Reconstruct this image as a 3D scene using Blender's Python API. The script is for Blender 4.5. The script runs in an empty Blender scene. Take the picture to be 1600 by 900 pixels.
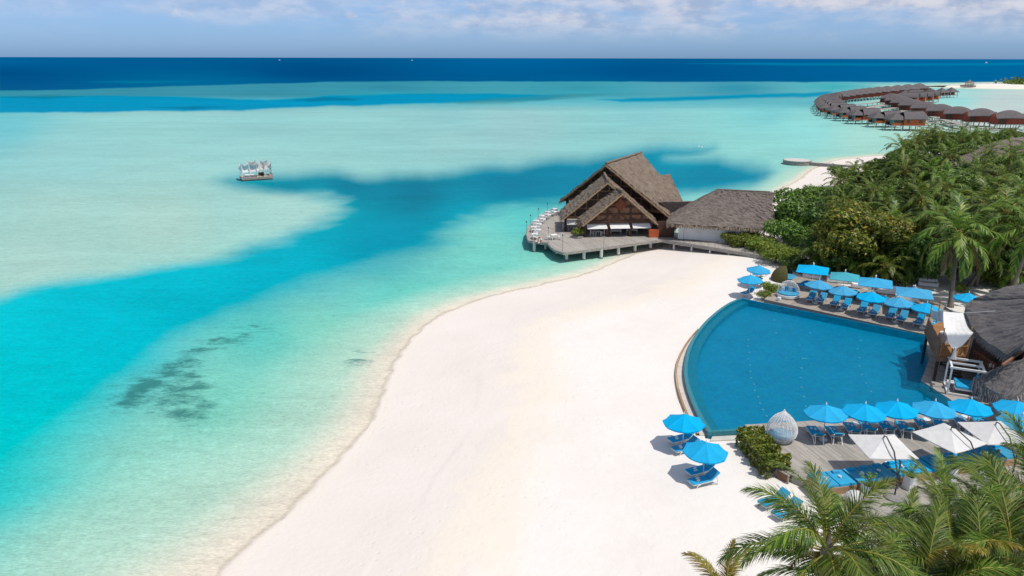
import bpy, bmesh, math, random
import numpy as np
from mathutils import Vector, Matrix

R = math.radians
PI = math.pi
scene = bpy.context.scene
COL = scene.collection
random.seed(7)

# ------------------------------------------------------------------ camera, sky, sun, exposure
F = 1142.0            # focal length in pixels of a 1600 px wide frame
CAM_H = 28.0          # drone height above the sea
PITCH = math.atan((450 - 90.5) / F)
ROLL = R(0.125)

cam_data = bpy.data.cameras.new('camera')
cam = bpy.data.objects.new('camera', cam_data)
COL.objects.link(cam)
cam_data.sensor_width = 36.0
cam_data.lens = 36.0 * F / 1600.0
cam_data.clip_start = 0.5
cam_data.clip_end = 200000.0
cam.matrix_world = (Matrix.Translation((0, 0, CAM_H)) @ Matrix.Rotation(PI / 2 - PITCH, 4, 'X')
                    @ Matrix.Rotation(ROLL, 4, 'Z'))
scene.camera = cam

SUN_EL, SUN_AZ = R(66), R(-35)        # azimuth measured from +X (right), towards +Y; negative = behind the camera
SUN_DIR = Vector((math.cos(SUN_EL) * math.cos(SUN_AZ), math.cos(SUN_EL) * math.sin(SUN_AZ), math.sin(SUN_EL)))
sun_data = bpy.data.lights.new('sun', 'SUN')
sun_data.energy = 3.4
sun_data.angle = R(0.5)
sun_data.color = (1.0, 0.95, 0.865)
sun = bpy.data.objects.new('sun', sun_data)
COL.objects.link(sun)
sun.rotation_euler = SUN_DIR.to_track_quat('Z', 'Y').to_euler()
sun.location = (60, -40, 120)

world = bpy.data.worlds.new('World')
scene.world = world
world.use_nodes = True
wt = world.node_tree
wt.nodes.clear()


def wn(t, **kw):
    n = wt.nodes.new(t)
    for k, v in kw.items():
        setattr(n, k, v)
    return n


w_out = wn('ShaderNodeOutputWorld')
sky = wn('ShaderNodeTexSky', sky_type='NISHITA')
sky.sun_disc = False
sky.sun_elevation = SUN_EL
sky.sun_rotation = math.atan2(SUN_DIR.x, SUN_DIR.y)
sky.air_density = 1.0
sky.dust_density = 0.6
sky.ozone_density = 1.2
bg_sky = wn('ShaderNodeBackground')
bg_sky.inputs['Strength'].default_value = 0.085
tcz = wn('ShaderNodeTexCoord')
spz = wn('ShaderNodeSeparateXYZ')
wt.links.new(tcz.outputs['Generated'], spz.inputs[0])
tint = wn('ShaderNodeValToRGB')      # maritime haze: the low sky is a clear blue rather than yellowish
while len(tint.color_ramp.elements) < 4:
    tint.color_ramp.elements.new(0.5)
for e, (p_, c_) in zip(tint.color_ramp.elements, [(0.0, (0.56, 0.96, 1.95)), (0.09, (0.78, 1.02, 1.55)), (0.3, (0.9, 0.98, 1.12)), (0.7, (0.92, 0.96, 1.0))]):
    e.position = p_
    e.color = (*c_, 1)
wt.links.new(spz.outputs['Z'], tint.inputs[0])
sky_tint = wn('ShaderNodeMixRGB', blend_type='MULTIPLY')
sky_tint.inputs[0].default_value = 1.0
wt.links.new(tint.outputs[0], sky_tint.inputs[2])
wt.links.new(sky.outputs[0], sky_tint.inputs[1])
wt.links.new(sky_tint.outputs[0], bg_sky.inputs['Color'])
# clouds: fractal noise on a flat layer overhead, seen in true perspective
tc = wn('ShaderNodeTexCoord')
sep = wn('ShaderNodeSeparateXYZ')
wt.links.new(tc.outputs['Generated'], sep.inputs[0])


def wmath(op, a, b=None, clamp=False):
    n = wn('ShaderNodeMath', operation=op, use_clamp=clamp)
    for i, x in enumerate((a, b)):
        if x is None:
            continue
        if isinstance(x, (int, float)):
            n.inputs[i].default_value = x
        else:
            wt.links.new(x, n.inputs[i])
    return n.outputs[0]


az_ = wmath('ARCTAN2', sep.outputs['X'], sep.outputs['Y'])
cmb = wn('ShaderNodeCombineXYZ')
wt.links.new(az_, cmb.inputs[0])
wt.links.new(wmath('MULTIPLY', sep.outputs['Z'], 2.3), cmb.inputs[1])


def wnoise(scale, detail, rough, loc, sx=1.0, sy=1.0):
    mp = wn('ShaderNodeMapping')
    mp.inputs['Location'].default_value = loc
    mp.inputs['Scale'].default_value = (sx, sy, 1)
    wt.links.new(cmb.outputs[0], mp.inputs[0])
    n = wn('ShaderNodeTexNoise')
    n.inputs['Scale'].default_value = scale
    n.inputs['Detail'].default_value = detail
    n.inputs['Roughness'].default_value = rough
    wt.links.new(mp.outputs[0], n.inputs['Vector'])
    return n.outputs['Fac']


def wramp(fac, lo, hi, a=0.0, b=1.0):
    n = wn('ShaderNodeMapRange', interpolation_type='SMOOTHSTEP')
    n.inputs['From Min'].default_value = lo
    n.inputs['From Max'].default_value = hi
    n.inputs['To Min'].default_value = a
    n.inputs['To Max'].default_value = b
    wt.links.new(fac, n.inputs['Value'])
    return n.outputs[0]


hi = wramp(sep.outputs['Z'], 0.03, 0.10, -0.05, 0.03)
puffs = wramp(wmath('ADD', wnoise(15.0, 7, 0.55, (3.1, 1.7, 0)), hi), 0.53, 0.68)
banks = wmath('MULTIPLY', wramp(wmath('ADD', wnoise(6.0, 9, 0.60, (12.4, 4.2, 0), 0.55, 1.2), hi), 0.33, 0.56),
              wramp(az_, -0.5, 0.12, 0.4, 1.0))
cover = wmath('MAXIMUM', puffs, banks, True)
cover = wmath('MULTIPLY', cover, wramp(sep.outputs['Z'], 0.012, 0.058, 0.0, 0.74))
shade = wramp(wnoise(22.0, 6, 0.6, (7.7, 2.2, 0)), 0.34, 0.62)
ccol = wn('ShaderNodeMixRGB')
ccol.inputs[1].default_value = (0.44, 0.50, 0.66, 1)
ccol.inputs[2].default_value = (0.88, 0.82, 0.84, 1)
wt.links.new(shade, ccol.inputs[0])
bg_cloud = wn('ShaderNodeBackground')
bg_cloud.inputs['Strength'].default_value = 0.92
wt.links.new(ccol.outputs[0], bg_cloud.inputs['Color'])
mixw = wn('ShaderNodeMixShader')
wt.links.new(cover, mixw.inputs[0])
wt.links.new(bg_sky.outputs[0], mixw.inputs[1])
wt.links.new(bg_cloud.outputs[0], mixw.inputs[2])
wt.links.new(mixw.outputs[0], w_out.inputs['Surface'])

scene.view_settings.view_transform = 'Standard'
scene.view_settings.look = 'None'
scene.view_settings.exposure = 0.0
scene.view_settings.gamma = 1.0
scene.view_settings.use_curve_mapping = False
scene.cycles.max_bounces = 8
scene.cycles.transparent_max_bounces = 12
scene.cycles.caustics_reflective = False
scene.cycles.caustics_refractive = False
scene.cycles.sample_clamp_indirect = 4.0
scene.cycles.use_denoising = True


# ------------------------------------------------------------------ surveying: sight lines of the photograph turned into places
def ray(px, py):
    u, v = (px - 800) / F, (450 - py) / F
    c, s = math.cos(ROLL), math.sin(ROLL)
    u, v = c * u - s * v, s * u + c * v
    return Vector((u, math.cos(PITCH) + v * math.sin(PITCH), -math.sin(PITCH) + v * math.cos(PITCH)))


def G(px, py, z=0.0):
    """the place at height z that the photograph shows at (px, py)"""
    d = ray(px, py)
    return Vector((0, 0, CAM_H)) + d * ((z - CAM_H) / d.z)


def G2(px, py, z=0.0):
    p = G(px, py, z)
    return (p.x, p.y)


def to_px(x, y, z):
    zz_ = z - CAM_H
    dep = y * math.cos(PITCH) - zz_ * math.sin(PITCH)
    v = (y * math.sin(PITCH) + zz_ * math.cos(PITCH)) / dep
    u = x / dep
    c, s = math.cos(-ROLL), math.sin(-ROLL)
    return 800 + F * (c * u - s * v), 450 - F * (s * u + c * v)


# ------------------------------------------------------------------ materials
def lin(c):
    return tuple((x / 255 / 12.92) if x / 255 <= 0.04045 else ((x / 255 + 0.055) / 1.055) ** 2.4 for x in c)


class Mat:
    def __init__(self, name):
        self.m = bpy.data.materials.new(name)
        self.m.use_nodes = True
        self.t = self.m.node_tree
        self.b = self.t.nodes['Principled BSDF']
        self.out = self.t.nodes['Material Output']
        self._co = None

    def n(self, t, **kw):
        x = self.t.nodes.new(t)
        for k, v in kw.items():
            setattr(x, k, v)
        return x

    def link(self, a, b):
        self.t.links.new(a, b)

    def co(self, kind='Object'):
        if self._co is None:
            self._co = self.n('ShaderNodeTexCoord')
        return self._co.outputs[kind]

    def set(self, **kw):
        for k, v in kw.items():
            i = self.b.inputs[k.replace('_', ' ')]
            if hasattr(v, 'is_output') or isinstance(v, bpy.types.NodeSocket):
                self.link(v, i)
            else:
                i.default_value = (*v, 1) if isinstance(v, tuple) and len(v) == 3 and i.type == 'RGBA' else v
        return self

    def noise(self, scale, detail=4, rough=0.55, vec=None, sc=(1, 1, 1), dist=0.0):
        mp = self.n('ShaderNodeMapping')
        mp.inputs['Scale'].default_value = sc
        self.link(vec if vec is not None else self.co(), mp.inputs[0])
        x = self.n('ShaderNodeTexNoise')
        x.inputs['Scale'].default_value = scale
        x.inputs['Detail'].default_value = detail
        x.inputs['Roughness'].default_value = rough
        x.inputs['Distortion'].default_value = dist
        self.link(mp.outputs[0], x.inputs['Vector'])
        return x.outputs['Fac']

    def ramp(self, fac, stops):
        x = self.n('ShaderNodeValToRGB')
        cr = x.color_ramp
        while len(cr.elements) < len(stops):
            cr.elements.new(0.5)
        for e, (p, c) in zip(cr.elements, stops):
            e.position = p
            e.color = (*c, 1) if len(c) == 3 else c
        self.link(fac, x.inputs[0])
        return x.outputs[0]

    def mix(self, f, a, b, mode='MIX'):
        x = self.n('ShaderNodeMixRGB', blend_type=mode)
        for i, v in ((0, f), (1, a), (2, b)):
            if isinstance(v, bpy.types.NodeSocket):
                self.link(v, x.inputs[i])
            elif i == 0:
                x.inputs[0].default_value = v
            else:
                x.inputs[i].default_value = (*v, 1)
        return x.outputs[0]

    def math(self, op, a, b=None, clamp=False):
        x = self.n('ShaderNodeMath', operation=op, use_clamp=clamp)
        for i, v in enumerate((a, b)):
            if v is None:
                continue
            if isinstance(v, (int, float)):
                x.inputs[i].default_value = v
            else:
                self.link(v, x.inputs[i])
        return x.outputs[0]

    def rng(self, f, lo, hi, a=0.0, b=1.0):
        x = self.n('ShaderNodeMapRange', interpolation_type='SMOOTHSTEP')
        for k, v in (('From Min', lo), ('From Max', hi), ('To Min', a), ('To Max', b)):
            x.inputs[k].default_value = v
        self.link(f, x.inputs['Value'])
        return x.outputs[0]

    def bump(self, h, strength=0.3, dist=0.05):
        x = self.n('ShaderNodeBump')
        x.inputs['Strength'].default_value = strength
        x.inputs['Distance'].default_value = dist
        self.link(h, x.inputs['Height'])
        self.link(x.outputs[0], self.b.inputs['Normal'])
        return self


def m_plain(name, c, rough=0.6, var=0.12, scale=3.0, spec=0.3, metal=0.0):
    m = Mat(name)
    f = m.noise(scale, 5)
    lo = tuple(x * (1 - var) for x in c)
    hi = tuple(min(1, x * (1 + var)) for x in c)
    m.set(Base_Color=m.ramp(f, [(0.3, lo), (0.7, hi)]), Roughness=rough, Metallic=metal)
    m.b.inputs['Specular IOR Level'].default_value = spec
    return m.m


def m_cloth(name, c, trans=0.0, rough=0.85):
    m = Mat(name)
    f = m.noise(2.2, 4)
    lo, hi = tuple(x * .92 for x in c), tuple(min(1, x * 1.06) for x in c)
    colr = m.ramp(f, [(0.3, lo), (0.7, hi)])
    oi = m.n('ShaderNodeObjectInfo')       # every cloth has faded a little differently
    hv = m.n('ShaderNodeHueSaturation')
    m.link(colr, hv.inputs['Color'])
    m.link(m.rng(oi.outputs['Random'], 0, 1, 0.86, 1.06), hv.inputs['Value'])
    m.link(m.rng(oi.outputs['Random'], 0, 1, 0.90, 1.02), hv.inputs['Saturation'])
    colr = hv.outputs[0]
    m.set(Base_Color=colr, Roughness=rough)
    m.b.inputs['Specular IOR Level'].default_value = 0.15
    w = m.noise(60, 2)
    m.bump(w, 0.15, 0.01)
    if trans:
        tr = m.n('ShaderNodeBsdfTranslucent')
        m.link(colr, tr.inputs[0])
        mx = m.n('ShaderNodeMixShader')
        mx.inputs[0].default_value = trans
        m.link(m.b.outputs[0], mx.inputs[1])
        m.link(tr.outputs[0], mx.inputs[2])
        m.link(mx.outputs[0], m.out.inputs['Surface'])
    return m.m


def m_planks(name, c, width=0.14, axis='U', var=0.25, rough=0.8):
    """boards along the UV's v (or u) direction, with dark joints, each board its own tone"""
    m = Mat(name)
    uv = m.co('UV')
    sp = m.n('ShaderNodeSeparateXYZ')
    m.link(uv, sp.inputs[0])
    across, along = (sp.outputs[0], sp.outputs[1]) if axis == 'U' else (sp.outputs[1], sp.outputs[0])
    t = m.math('DIVIDE', across, width)
    fr = m.math('FRACT', t)
    fl = m.math('FLOOR', t)
    wn_ = m.n('ShaderNodeTexWhiteNoise', noise_dimensions='2D')
    cb = m.n('ShaderNodeCombineXYZ')
    m.link(fl, cb.inputs[0])
    m.link(m.math('FLOOR', m.math('ADD', m.math('DIVIDE', along, 3.1), m.math('MULTIPLY', fl, 0.37))), cb.inputs[1])
    m.link(cb.outputs[0], wn_.inputs['Vector'])
    grain = m.noise(1.0, 6, 0.65, vec=uv, sc=(26, 1.6, 1) if axis == 'U' else (1.6, 26, 1))
    big = m.noise(0.35, 3, 0.5, vec=uv)
    v = m.math('ADD', m.math('MULTIPLY', wn_.outputs['Value'], 0.45), m.math('ADD', m.math('MULTIPLY', grain, 0.35), m.math('MULTIPLY', big, 0.2)))
    lo, hi = tuple(x * (1 - var) for x in c), tuple(x * (1 + var) for x in c)
    colr = m.ramp(v, [(0.2, lo), (0.8, hi)])
    gap = m.math('MULTIPLY', m.rng(fr, 0.0, 0.09), m.rng(m.math('SUBTRACT', 1.0, fr), 0.0, 0.09))
    dark = tuple(x * 0.25 for x in c)
    m.set(Base_Color=m.mix(gap, dark, colr), Roughness=rough)
    m.b.inputs['Specular IOR Level'].default_value = 0.2
    m.bump(m.math('ADD', gap, m.math('MULTIPLY', grain, 0.3)), 0.5, 0.012)
    return m.m


def m_thatch(name, dark, light, streak=34.0):
    m = Mat(name)
    uv = m.co('UV')
    s1 = m.noise(1.0, 8, 0.7, vec=uv, sc=(streak, 2.2, 1), dist=0.6)
    s2 = m.noise(0.55, 5, 0.6, vec=uv)
    s3 = m.noise(3.4, 6, 0.7, vec=uv, sc=(1.6, 1, 1))
    v = m.math('ADD', m.math('MULTIPLY', s1, 0.45), m.math('ADD', m.math('MULTIPLY', s2, 0.25), m.math('MULTIPLY', s3, 0.3)))
    mid = tuple((a + b) / 2 for a, b in zip(dark, light))
    m.set(Base_Color=m.ramp(v, [(0.36, dark), (0.5, mid), (0.64, light)]), Roughness=0.95)
    m.b.inputs['Specular IOR Level'].default_value = 0.08
    m.bump(m.math('ADD', s1, m.math('MULTIPLY', s3, 1.2)), 0.9, 0.12)
    return m.m


def m_leaf(name, dark, mid, light, trans=0.25, yellow=None, yfrac=0.06):
    m = Mat(name)
    g = m.n('ShaderNodeNewGeometry')
    oi = m.n('ShaderNodeObjectInfo')
    r = g.outputs['Random Per Island']
    stops = [(0.0, dark), (0.45, mid), (0.92, light)]
    if yellow:
        stops = [(0.0, dark), (0.42, mid), (0.93 - yfrac, light), (1.0 - yfrac * 0.5, yellow)]
    c = m.ramp(r, stops)
    hv = m.n('ShaderNodeHueSaturation')
    hv.inputs['Hue'].default_value = 0.5
    m.link(c, hv.inputs['Color'])
    m.link(m.rng(oi.outputs['Random'], 0, 1, 0.78, 1.22), hv.inputs['Value'])
    m.link(m.rng(oi.outputs['Random'], 0, 1, 0.485, 0.512), hv.inputs['Hue'])
    col = hv.outputs[0]
    m.set(Base_Color=col, Roughness=0.42)
    m.b.inputs['Specular IOR Level'].default_value = 0.35
    tr = m.n('ShaderNodeBsdfTranslucent')
    br = m.n('ShaderNodeHueSaturation')
    br.inputs['Value'].default_value = 1.5
    m.link(col, br.inputs['Color'])
    m.link(br.outputs[0], tr.inputs[0])
    mx = m.n('ShaderNodeMixShader')
    mx.inputs[0].default_value = trans
    m.link(m.b.outputs[0], mx.inputs[1])
    m.link(tr.outputs[0], mx.inputs[2])
    m.link(mx.outputs[0], m.out.inputs['Surface'])
    return m.m


def m_bark(name, c):
    m = Mat(name)
    rings = m.noise(1.0, 4, 0.6, sc=(2, 2, 9))
    m.set(Base_Color=m.ramp(rings, [(0.3, tuple(x * .6 for x in c)), (0.7, tuple(x * 1.25 for x in c))]), Roughness=0.9)
    m.bump(rings, 0.6, 0.04)
    return m.m


M = {}
M['white'] = m_plain('white paint', (0.76, 0.76, 0.75), 0.5, 0.05)
M['white_wall'] = m_plain('white boards', (0.70, 0.71, 0.72), 0.6, 0.06, 1.2)
M['white_fabric'] = m_cloth('white canvas', (0.80, 0.80, 0.79), 0.12)
M['blue_fabric'] = m_cloth('azure umbrella canvas', (0.010, 0.415, 0.76), 0.10)
M['teal_fabric'] = m_cloth('teal umbrella canvas', (0.03, 0.46, 0.58), 0.10)
M['floor_lamp'] = m_plain('frosted lamp glass', (0.32, 0.5, 0.56), 0.4)
M['waterline'] = m_plain('navy waterline tile', (0.006, 0.13, 0.24), 0.3, 0.2, 4)
M['blue_cushion'] = m_cloth('blue cushion', (0.012, 0.335, 0.60))
M['towel'] = m_cloth('white towelling', (0.82, 0.82, 0.81))
M['metal'] = m_plain('grey metal', (0.30, 0.31, 0.32), 0.4, 0.08, 6, 0.5, 0.6)
M['dark_metal'] = m_plain('dark metal', (0.05, 0.05, 0.055), 0.45, 0.1, 6, 0.5, 0.3)
M['alu'] = m_plain('pale aluminium', (0.6, 0.6, 0.6), 0.35, 0.05, 6, 0.5, 0.5)
M['stone'] = m_plain('grey stone', (0.26, 0.25, 0.24), 0.85, 0.3, 2.0)
M['pale_stone'] = m_plain('pale concrete', (0.55, 0.53, 0.50), 0.8, 0.12, 1.6)
M['dark_wood'] = m_plain('dark brown timber', (0.065, 0.032, 0.022), 0.65, 0.3, 2.5)
M['red_wood'] = m_plain('reddish timber', (0.16, 0.045, 0.022), 0.65, 0.3, 2.5)
M['brown_wood'] = m_plain('brown timber', (0.22, 0.115, 0.068), 0.75, 0.3, 2.0)
M['orange_wood'] = m_planks('orange brown boards', (0.50, 0.115, 0.045), 0.16, 'V', 0.2)
M['amber_wood'] = m_planks('amber balcony boards', (0.33, 0.16, 0.065), 0.14, 'U', 0.22)
M['villa_wall'] = m_planks('maroon villa boards', (0.30, 0.068, 0.044), 0.2, 'U', 0.25)
M['bench_wood'] = m_planks('honey bench boards', (0.44, 0.29, 0.17), 0.12, 'V', 0.25)
M['deck'] = m_planks('weathered grey decking', (0.37, 0.345, 0.315), 0.15, 'U', 0.24)
M['deck_warm'] = m_planks('warm grey decking', (0.36, 0.315, 0.27), 0.15, 'U', 0.2)
M['deck_edge'] = m_plain('weathered grey fascia', (0.31, 0.29, 0.265), 0.85, 0.3, 3)
M['thatch'] = m_thatch('brown palm thatch', (0.105, 0.078, 0.058), (0.36, 0.29, 0.235))
M['thatch_grey'] = m_thatch('grey palm thatch', (0.11, 0.09, 0.08), (0.33, 0.28, 0.25))
M['thatch_dark'] = m_thatch('dark weathered thatch', (0.075, 0.07, 0.07), (0.30, 0.28, 0.275), 12)
M['thatch_villa'] = m_thatch('slate grey thatch', (0.085, 0.077, 0.081), (0.205, 0.187, 0.193), 14)
M['thatch_fringe'] = m_leaf('thatch fringe', (0.10, 0.075, 0.05), (0.2, 0.155, 0.11), (0.36, 0.29, 0.215), 0.1)
M['fringe_dark'] = m_leaf('grey thatch fringe', (0.09, 0.083, 0.077), (0.19, 0.175, 0.165), (0.33, 0.31, 0.29), 0.1)
M['glass'] = m_plain('dark window glass', (0.02, 0.026, 0.03), 0.08, 0.2, 2, 0.6)
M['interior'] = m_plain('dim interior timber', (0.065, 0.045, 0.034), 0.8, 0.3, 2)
M['leaf'] = m_leaf('broad leaves', (0.028, 0.066, 0.011), (0.09, 0.175, 0.026), (0.21, 0.32, 0.058))
M['leaf_yellow'] = m_leaf('yellowing leaves', (0.045, 0.08, 0.01), (0.13, 0.18, 0.022), (0.26, 0.29, 0.04), 0.25, (0.48, 0.36, 0.05), 0.10)
M['leaf_hedge'] = m_leaf('hedge leaves', (0.045, 0.085, 0.01), (0.14, 0.22, 0.024), (0.29, 0.36, 0.05), 0.25, (0.32, 0.30, 0.05), 0.08)
M['leaf_dark'] = m_leaf('dark broad leaves', (0.014, 0.042, 0.008), (0.046, 0.11, 0.018), (0.115, 0.205, 0.036))
M['frond'] = m_leaf('palm leaflets', (0.026, 0.064, 0.009), (0.085, 0.165, 0.02), (0.24, 0.33, 0.055), 0.32, (0.27, 0.25, 0.07), 0.03)
M['frond_yellow'] = m_leaf('yellow palm leaflets', (0.12, 0.115, 0.015), (0.24, 0.20, 0.03), (0.36, 0.28, 0.05), 0.35)
M['frond_dry'] = m_leaf('dry palm leaflets', (0.10, 0.07, 0.03), (0.2, 0.145, 0.065), (0.33, 0.26, 0.14), 0.2)
M['rachis'] = m_plain('yellow palm stalk', (0.30, 0.26, 0.045), 0.5, 0.25, 2)
M['bark'] = m_bark('palm bark', (0.17, 0.145, 0.12))
M['coconut'] = m_plain('coconut husk', (0.22, 0.17, 0.04), 0.5, 0.3, 3)
M['olive'] = m_plain('olive woven hood', (0.075, 0.072, 0.022), 0.8, 0.3, 14)
M['red'] = m_plain('red lifebuoy band', (0.55, 0.05, 0.03), 0.5, 0.1)
M['lagoon_post'] = m_plain('pale pile', (0.6, 0.6, 0.58), 0.7, 0.12, 2)
M['grey_post'] = m_plain('grey pile', (0.2, 0.2, 0.2), 0.8, 0.2, 2)
M['soil'] = m_plain('leaf litter', (0.07, 0.055, 0.035), 0.95, 0.4, 1.5)


# ------------------------------------------------------------------ mesh helpers
class MB:
    """collects shapes into ONE mesh"""

    def __init__(self, mats=()):
        self.v, self.f, self.mi, self.uv = [], [], [], []
        self.m = 0
        self.mats = list(mats)

    def add(self, vs, fs, uvs=None):
        o = len(self.v)
        self.v += [tuple(p) for p in vs]
        self.uv += [tuple(p) for p in uvs] if uvs is not None else [None] * len(vs)
        self.f += [tuple(i + o for i in f) for f in fs]
        self.mi += [self.m] * len(fs)
        return self

    def box(self, c, s, rz=0.0, top=1.0):
        x, y, z = s[0] / 2, s[1] / 2, s[2] / 2
        cc, ss = math.cos(rz), math.sin(rz)
        vs = []
        for dz in (-z, z):
            k = top if dz > 0 else 1.0
            for dx, dy in ((-x, -y), (x, -y), (x, y), (-x, y)):
                dx, dy = dx * k, dy * k
                vs.append((c[0] + dx * cc - dy * ss, c[1] + dx * ss + dy * cc, c[2] + dz))
        self.add(vs, [(3, 2, 1, 0), (4, 5, 6, 7), (0, 1, 5, 4), (1, 2, 6, 5), (2, 3, 7, 6), (3, 0, 4, 7)])
        return self

    def beam(self, p, q, w=0.1, h=0.1, up=(0, 0, 1)):
        p, q = Vector(p), Vector(q)
        d = (q - p).normalized()
        s = d.cross(Vector(up))
        if s.length < 1e-4:
            s = d.cross(Vector((1, 0, 0)))
        s.normalize()
        u = s.cross(d)
        s, u = s * w / 2, u * h / 2
        vs = [p - s - u, p + s - u, p + s + u, p - s + u, q - s - u, q + s - u, q + s + u, q - s + u]
        self.add(vs, [(0, 1, 2, 3), (7, 6, 5, 4), (4, 5, 1, 0), (5, 6, 2, 1), (6, 7, 3, 2), (7, 4, 0, 3)])
        return self

    def path(self, pts, rads, n=6, cap=True):
        pts = [Vector(p) for p in pts]
        if not hasattr(rads, '__len__'):
            rads = [rads] * len(pts)
        vs, fs = [], []
        ref = Vector((0.123, 0.456, 0.88)).normalized()
        for i, p in enumerate(pts):
            d = (pts[min(i + 1, len(pts) - 1)] - pts[max(i - 1, 0)]).normalized()
            a = d.cross(ref)
            if a.length < 0.05:
                a = d.cross(Vector((1, 0, 0)))
            a.normalize()
            b = d.cross(a)
            for k in range(n):
                t = 2 * PI * k / n
                vs.append(p + (a * math.cos(t) + b * math.sin(t)) * rads[i])
        for i in range(len(pts) - 1):
            for k in range(n):
                k2 = (k + 1) % n
                fs.append((i * n + k, i * n + k2, (i + 1) * n + k2, (i + 1) * n + k))
        if cap:
            fs.append(tuple(range(n - 1, -1, -1)))
            fs.append(tuple((len(pts) - 1) * n + k for k in range(n)))
        self.add(vs, fs)
        return self

    def tube(self, p, q, r0, r1=None, n=8):
        return self.path([p, q], [r0, r0 if r1 is None else r1], n)

    def lathe(self, prof, n=16, c=(0, 0, 0), sx=1.0, sy=1.0):
        vs, fs = [], []
        for r, z in prof:
            for k in range(n):
                t = 2 * PI * k / n
                vs.append((c[0] + r * math.cos(t) * sx, c[1] + r * math.sin(t) * sy, c[2] + z))
        for i in range(len(prof) - 1):
            for k in range(n):
                k2 = (k + 1) % n
                fs.append((i * n + k, i * n + k2, (i + 1) * n + k2, (i + 1) * n + k))
        fs.append(tuple(range(n - 1, -1, -1)))
        fs.append(tuple((len(prof) - 1) * n + k for k in range(n)))
        self.add(vs, fs)
        return self

    def slab(self, poly, z0, z1, rz=0.0):
        """flat polygon with thickness; its UV runs in metres, turned by rz"""
        n = len(poly)
        c, s = math.cos(rz), math.sin(rz)
        a = sum(poly[i][0] * poly[(i + 1) % n][1] - poly[(i + 1) % n][0] * poly[i][1] for i in range(n))
        if a < 0:
            poly = poly[::-1]
        uv = [(x * c + y * s, -x * s + y * c) for x, y in poly]
        self.add([(x, y, z1) for x, y in poly], [tuple(range(n))], uv)
        self.add([(x, y, z0) for x, y in poly], [tuple(range(n - 1, -1, -1))], uv)
        for i in range(n):
            j = (i + 1) % n
            (x0, y0), (x1, y1) = poly[i], poly[j]
            L = math.hypot(x1 - x0, y1 - y0)
            self.add([(x0, y0, z0), (x1, y1, z0), (x1, y1, z1), (x0, y0, z1)], [(0, 1, 2, 3)],
                     [(z0, 0), (z0, L), (z1, L), (z1, 0)])
        return self

    def quad(self, a, b, c, d):
        a, b, c, d = (Vector(p) for p in (a, b, c, d))
        w, h = (b - a).length, (d - a).length
        self.add([a, b, c, d], [(0, 1, 2, 3)], [(0, 0), (w, 0), (w, h), (0, h)])
        return self

    def sheet(self, a, b, c, d, nu, nv, thick=0.0, fn=None, closed=True):
        """grid a-b (one edge) to d-c (the other); fn(u, v) gives a displacement; optional thickness downwards"""
        a, b, c, d = (Vector(p) for p in (a, b, c, d))
        W, Hh = ((b - a).length + (c - d).length) / 2, ((d - a).length + (c - b).length) / 2
        nrm = (b - a).cross(d - a)
        if nrm.length < 1e-6:
            nrm = (b - a).cross(c - a)
        if (c - d).length > (b - a).length:
            nrm = (c - d).cross(d - a)
        nrm.normalize()
        if nrm.z < 0:
            nrm = -nrm
        for lay in ((0, 1) if thick else (0,)):
            vs, uvs, fs = [], [], []
            for j in range(nv + 1):
                v = j / nv
                for i in range(nu + 1):
                    u = i / nu
                    p = a.lerp(b, u).lerp(d.lerp(c, u), v)
                    if fn:
                        p = p + fn(u, v)
                    if lay:
                        p = p - nrm * thick
                    vs.append(p)
                    uvs.append((u * W, v * Hh))
            for j in range(nv):
                for i in range(nu):
                    k = j * (nu + 1) + i
                    q = (k, k + 1, k + nu + 2, k + nu + 1)
                    fs.append(q if not lay else q[::-1])
            o = len(self.v)
            self.add(vs, fs, uvs)
            if lay:
                n1 = (nu + 1) * (nv + 1)
                rim = ([i for i in range(nu)], )
                edge = [i for i in range(nu + 1)] + [(j + 1) * (nu + 1) - 1 for j in range(1, nv + 1)] \
                    + [nv * (nu + 1) + i for i in range(nu - 1, -1, -1)] + [j * (nu + 1) for j in range(nv - 1, 0, -1)]
                for x in range(len(edge)):
                    e0, e1 = edge[x], edge[(x + 1) % len(edge)]
                    self.f.append((o - n1 + e0, o - n1 + e1, o + e1, o + e0))
                    self.mi.append(self.m)
        return self

    def build(self, name, mat=None, parent=None, smooth=False, loc=None):
        me = bpy.data.meshes.new(name)
        me.from_pydata([tuple(p) for p in self.v], [], self.f)
        mats = self.mats or ([mat] if mat else [])
        for m_ in mats:
            me.materials.append(m_)
        if len(mats) > 1:
            me.polygons.foreach_set('material_index', self.mi)
        if smooth:
            me.polygons.foreach_set('use_smooth', [True] * len(me.polygons))
        uvl = me.uv_layers.new(name='UVMap')
        vi = np.empty(len(me.loops), dtype=np.int32)
        me.loops.foreach_get('vertex_index', vi)
        known = np.array([u is not None for u in self.uv])
        uva = np.array([u if u is not None else (0, 0) for u in self.uv], dtype=np.float32).reshape(-1, 2)
        luv = uva[vi]
        if not known.all():          # box-project the rest in metres
            for p in me.polygons:
                if not known[p.vertices[0]]:
                    nx, ny, nz = (abs(x) for x in p.normal)
                    for li in p.loop_indices:
                        x, y, z = me.vertices[vi[li]].co
                        luv[li] = (y, z) if nx >= ny and nx >= nz else ((x, z) if ny >= nz else (x, y))
        uvl.data.foreach_set('uv', luv.ravel())
        me.update()
        o = bpy.data.objects.new(name, me)
        COL.objects.link(o)
        if parent is not None:
            o.parent = parent
        if loc is not None:
            o.location = loc
        return o


def tag(o, label, cat, group=None, kind=None):
    if label:
        o['label'] = label
    if cat:
        o['category'] = cat
    if group:
        o['group'] = group
    if kind:
        o['kind'] = kind
    return o


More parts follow.
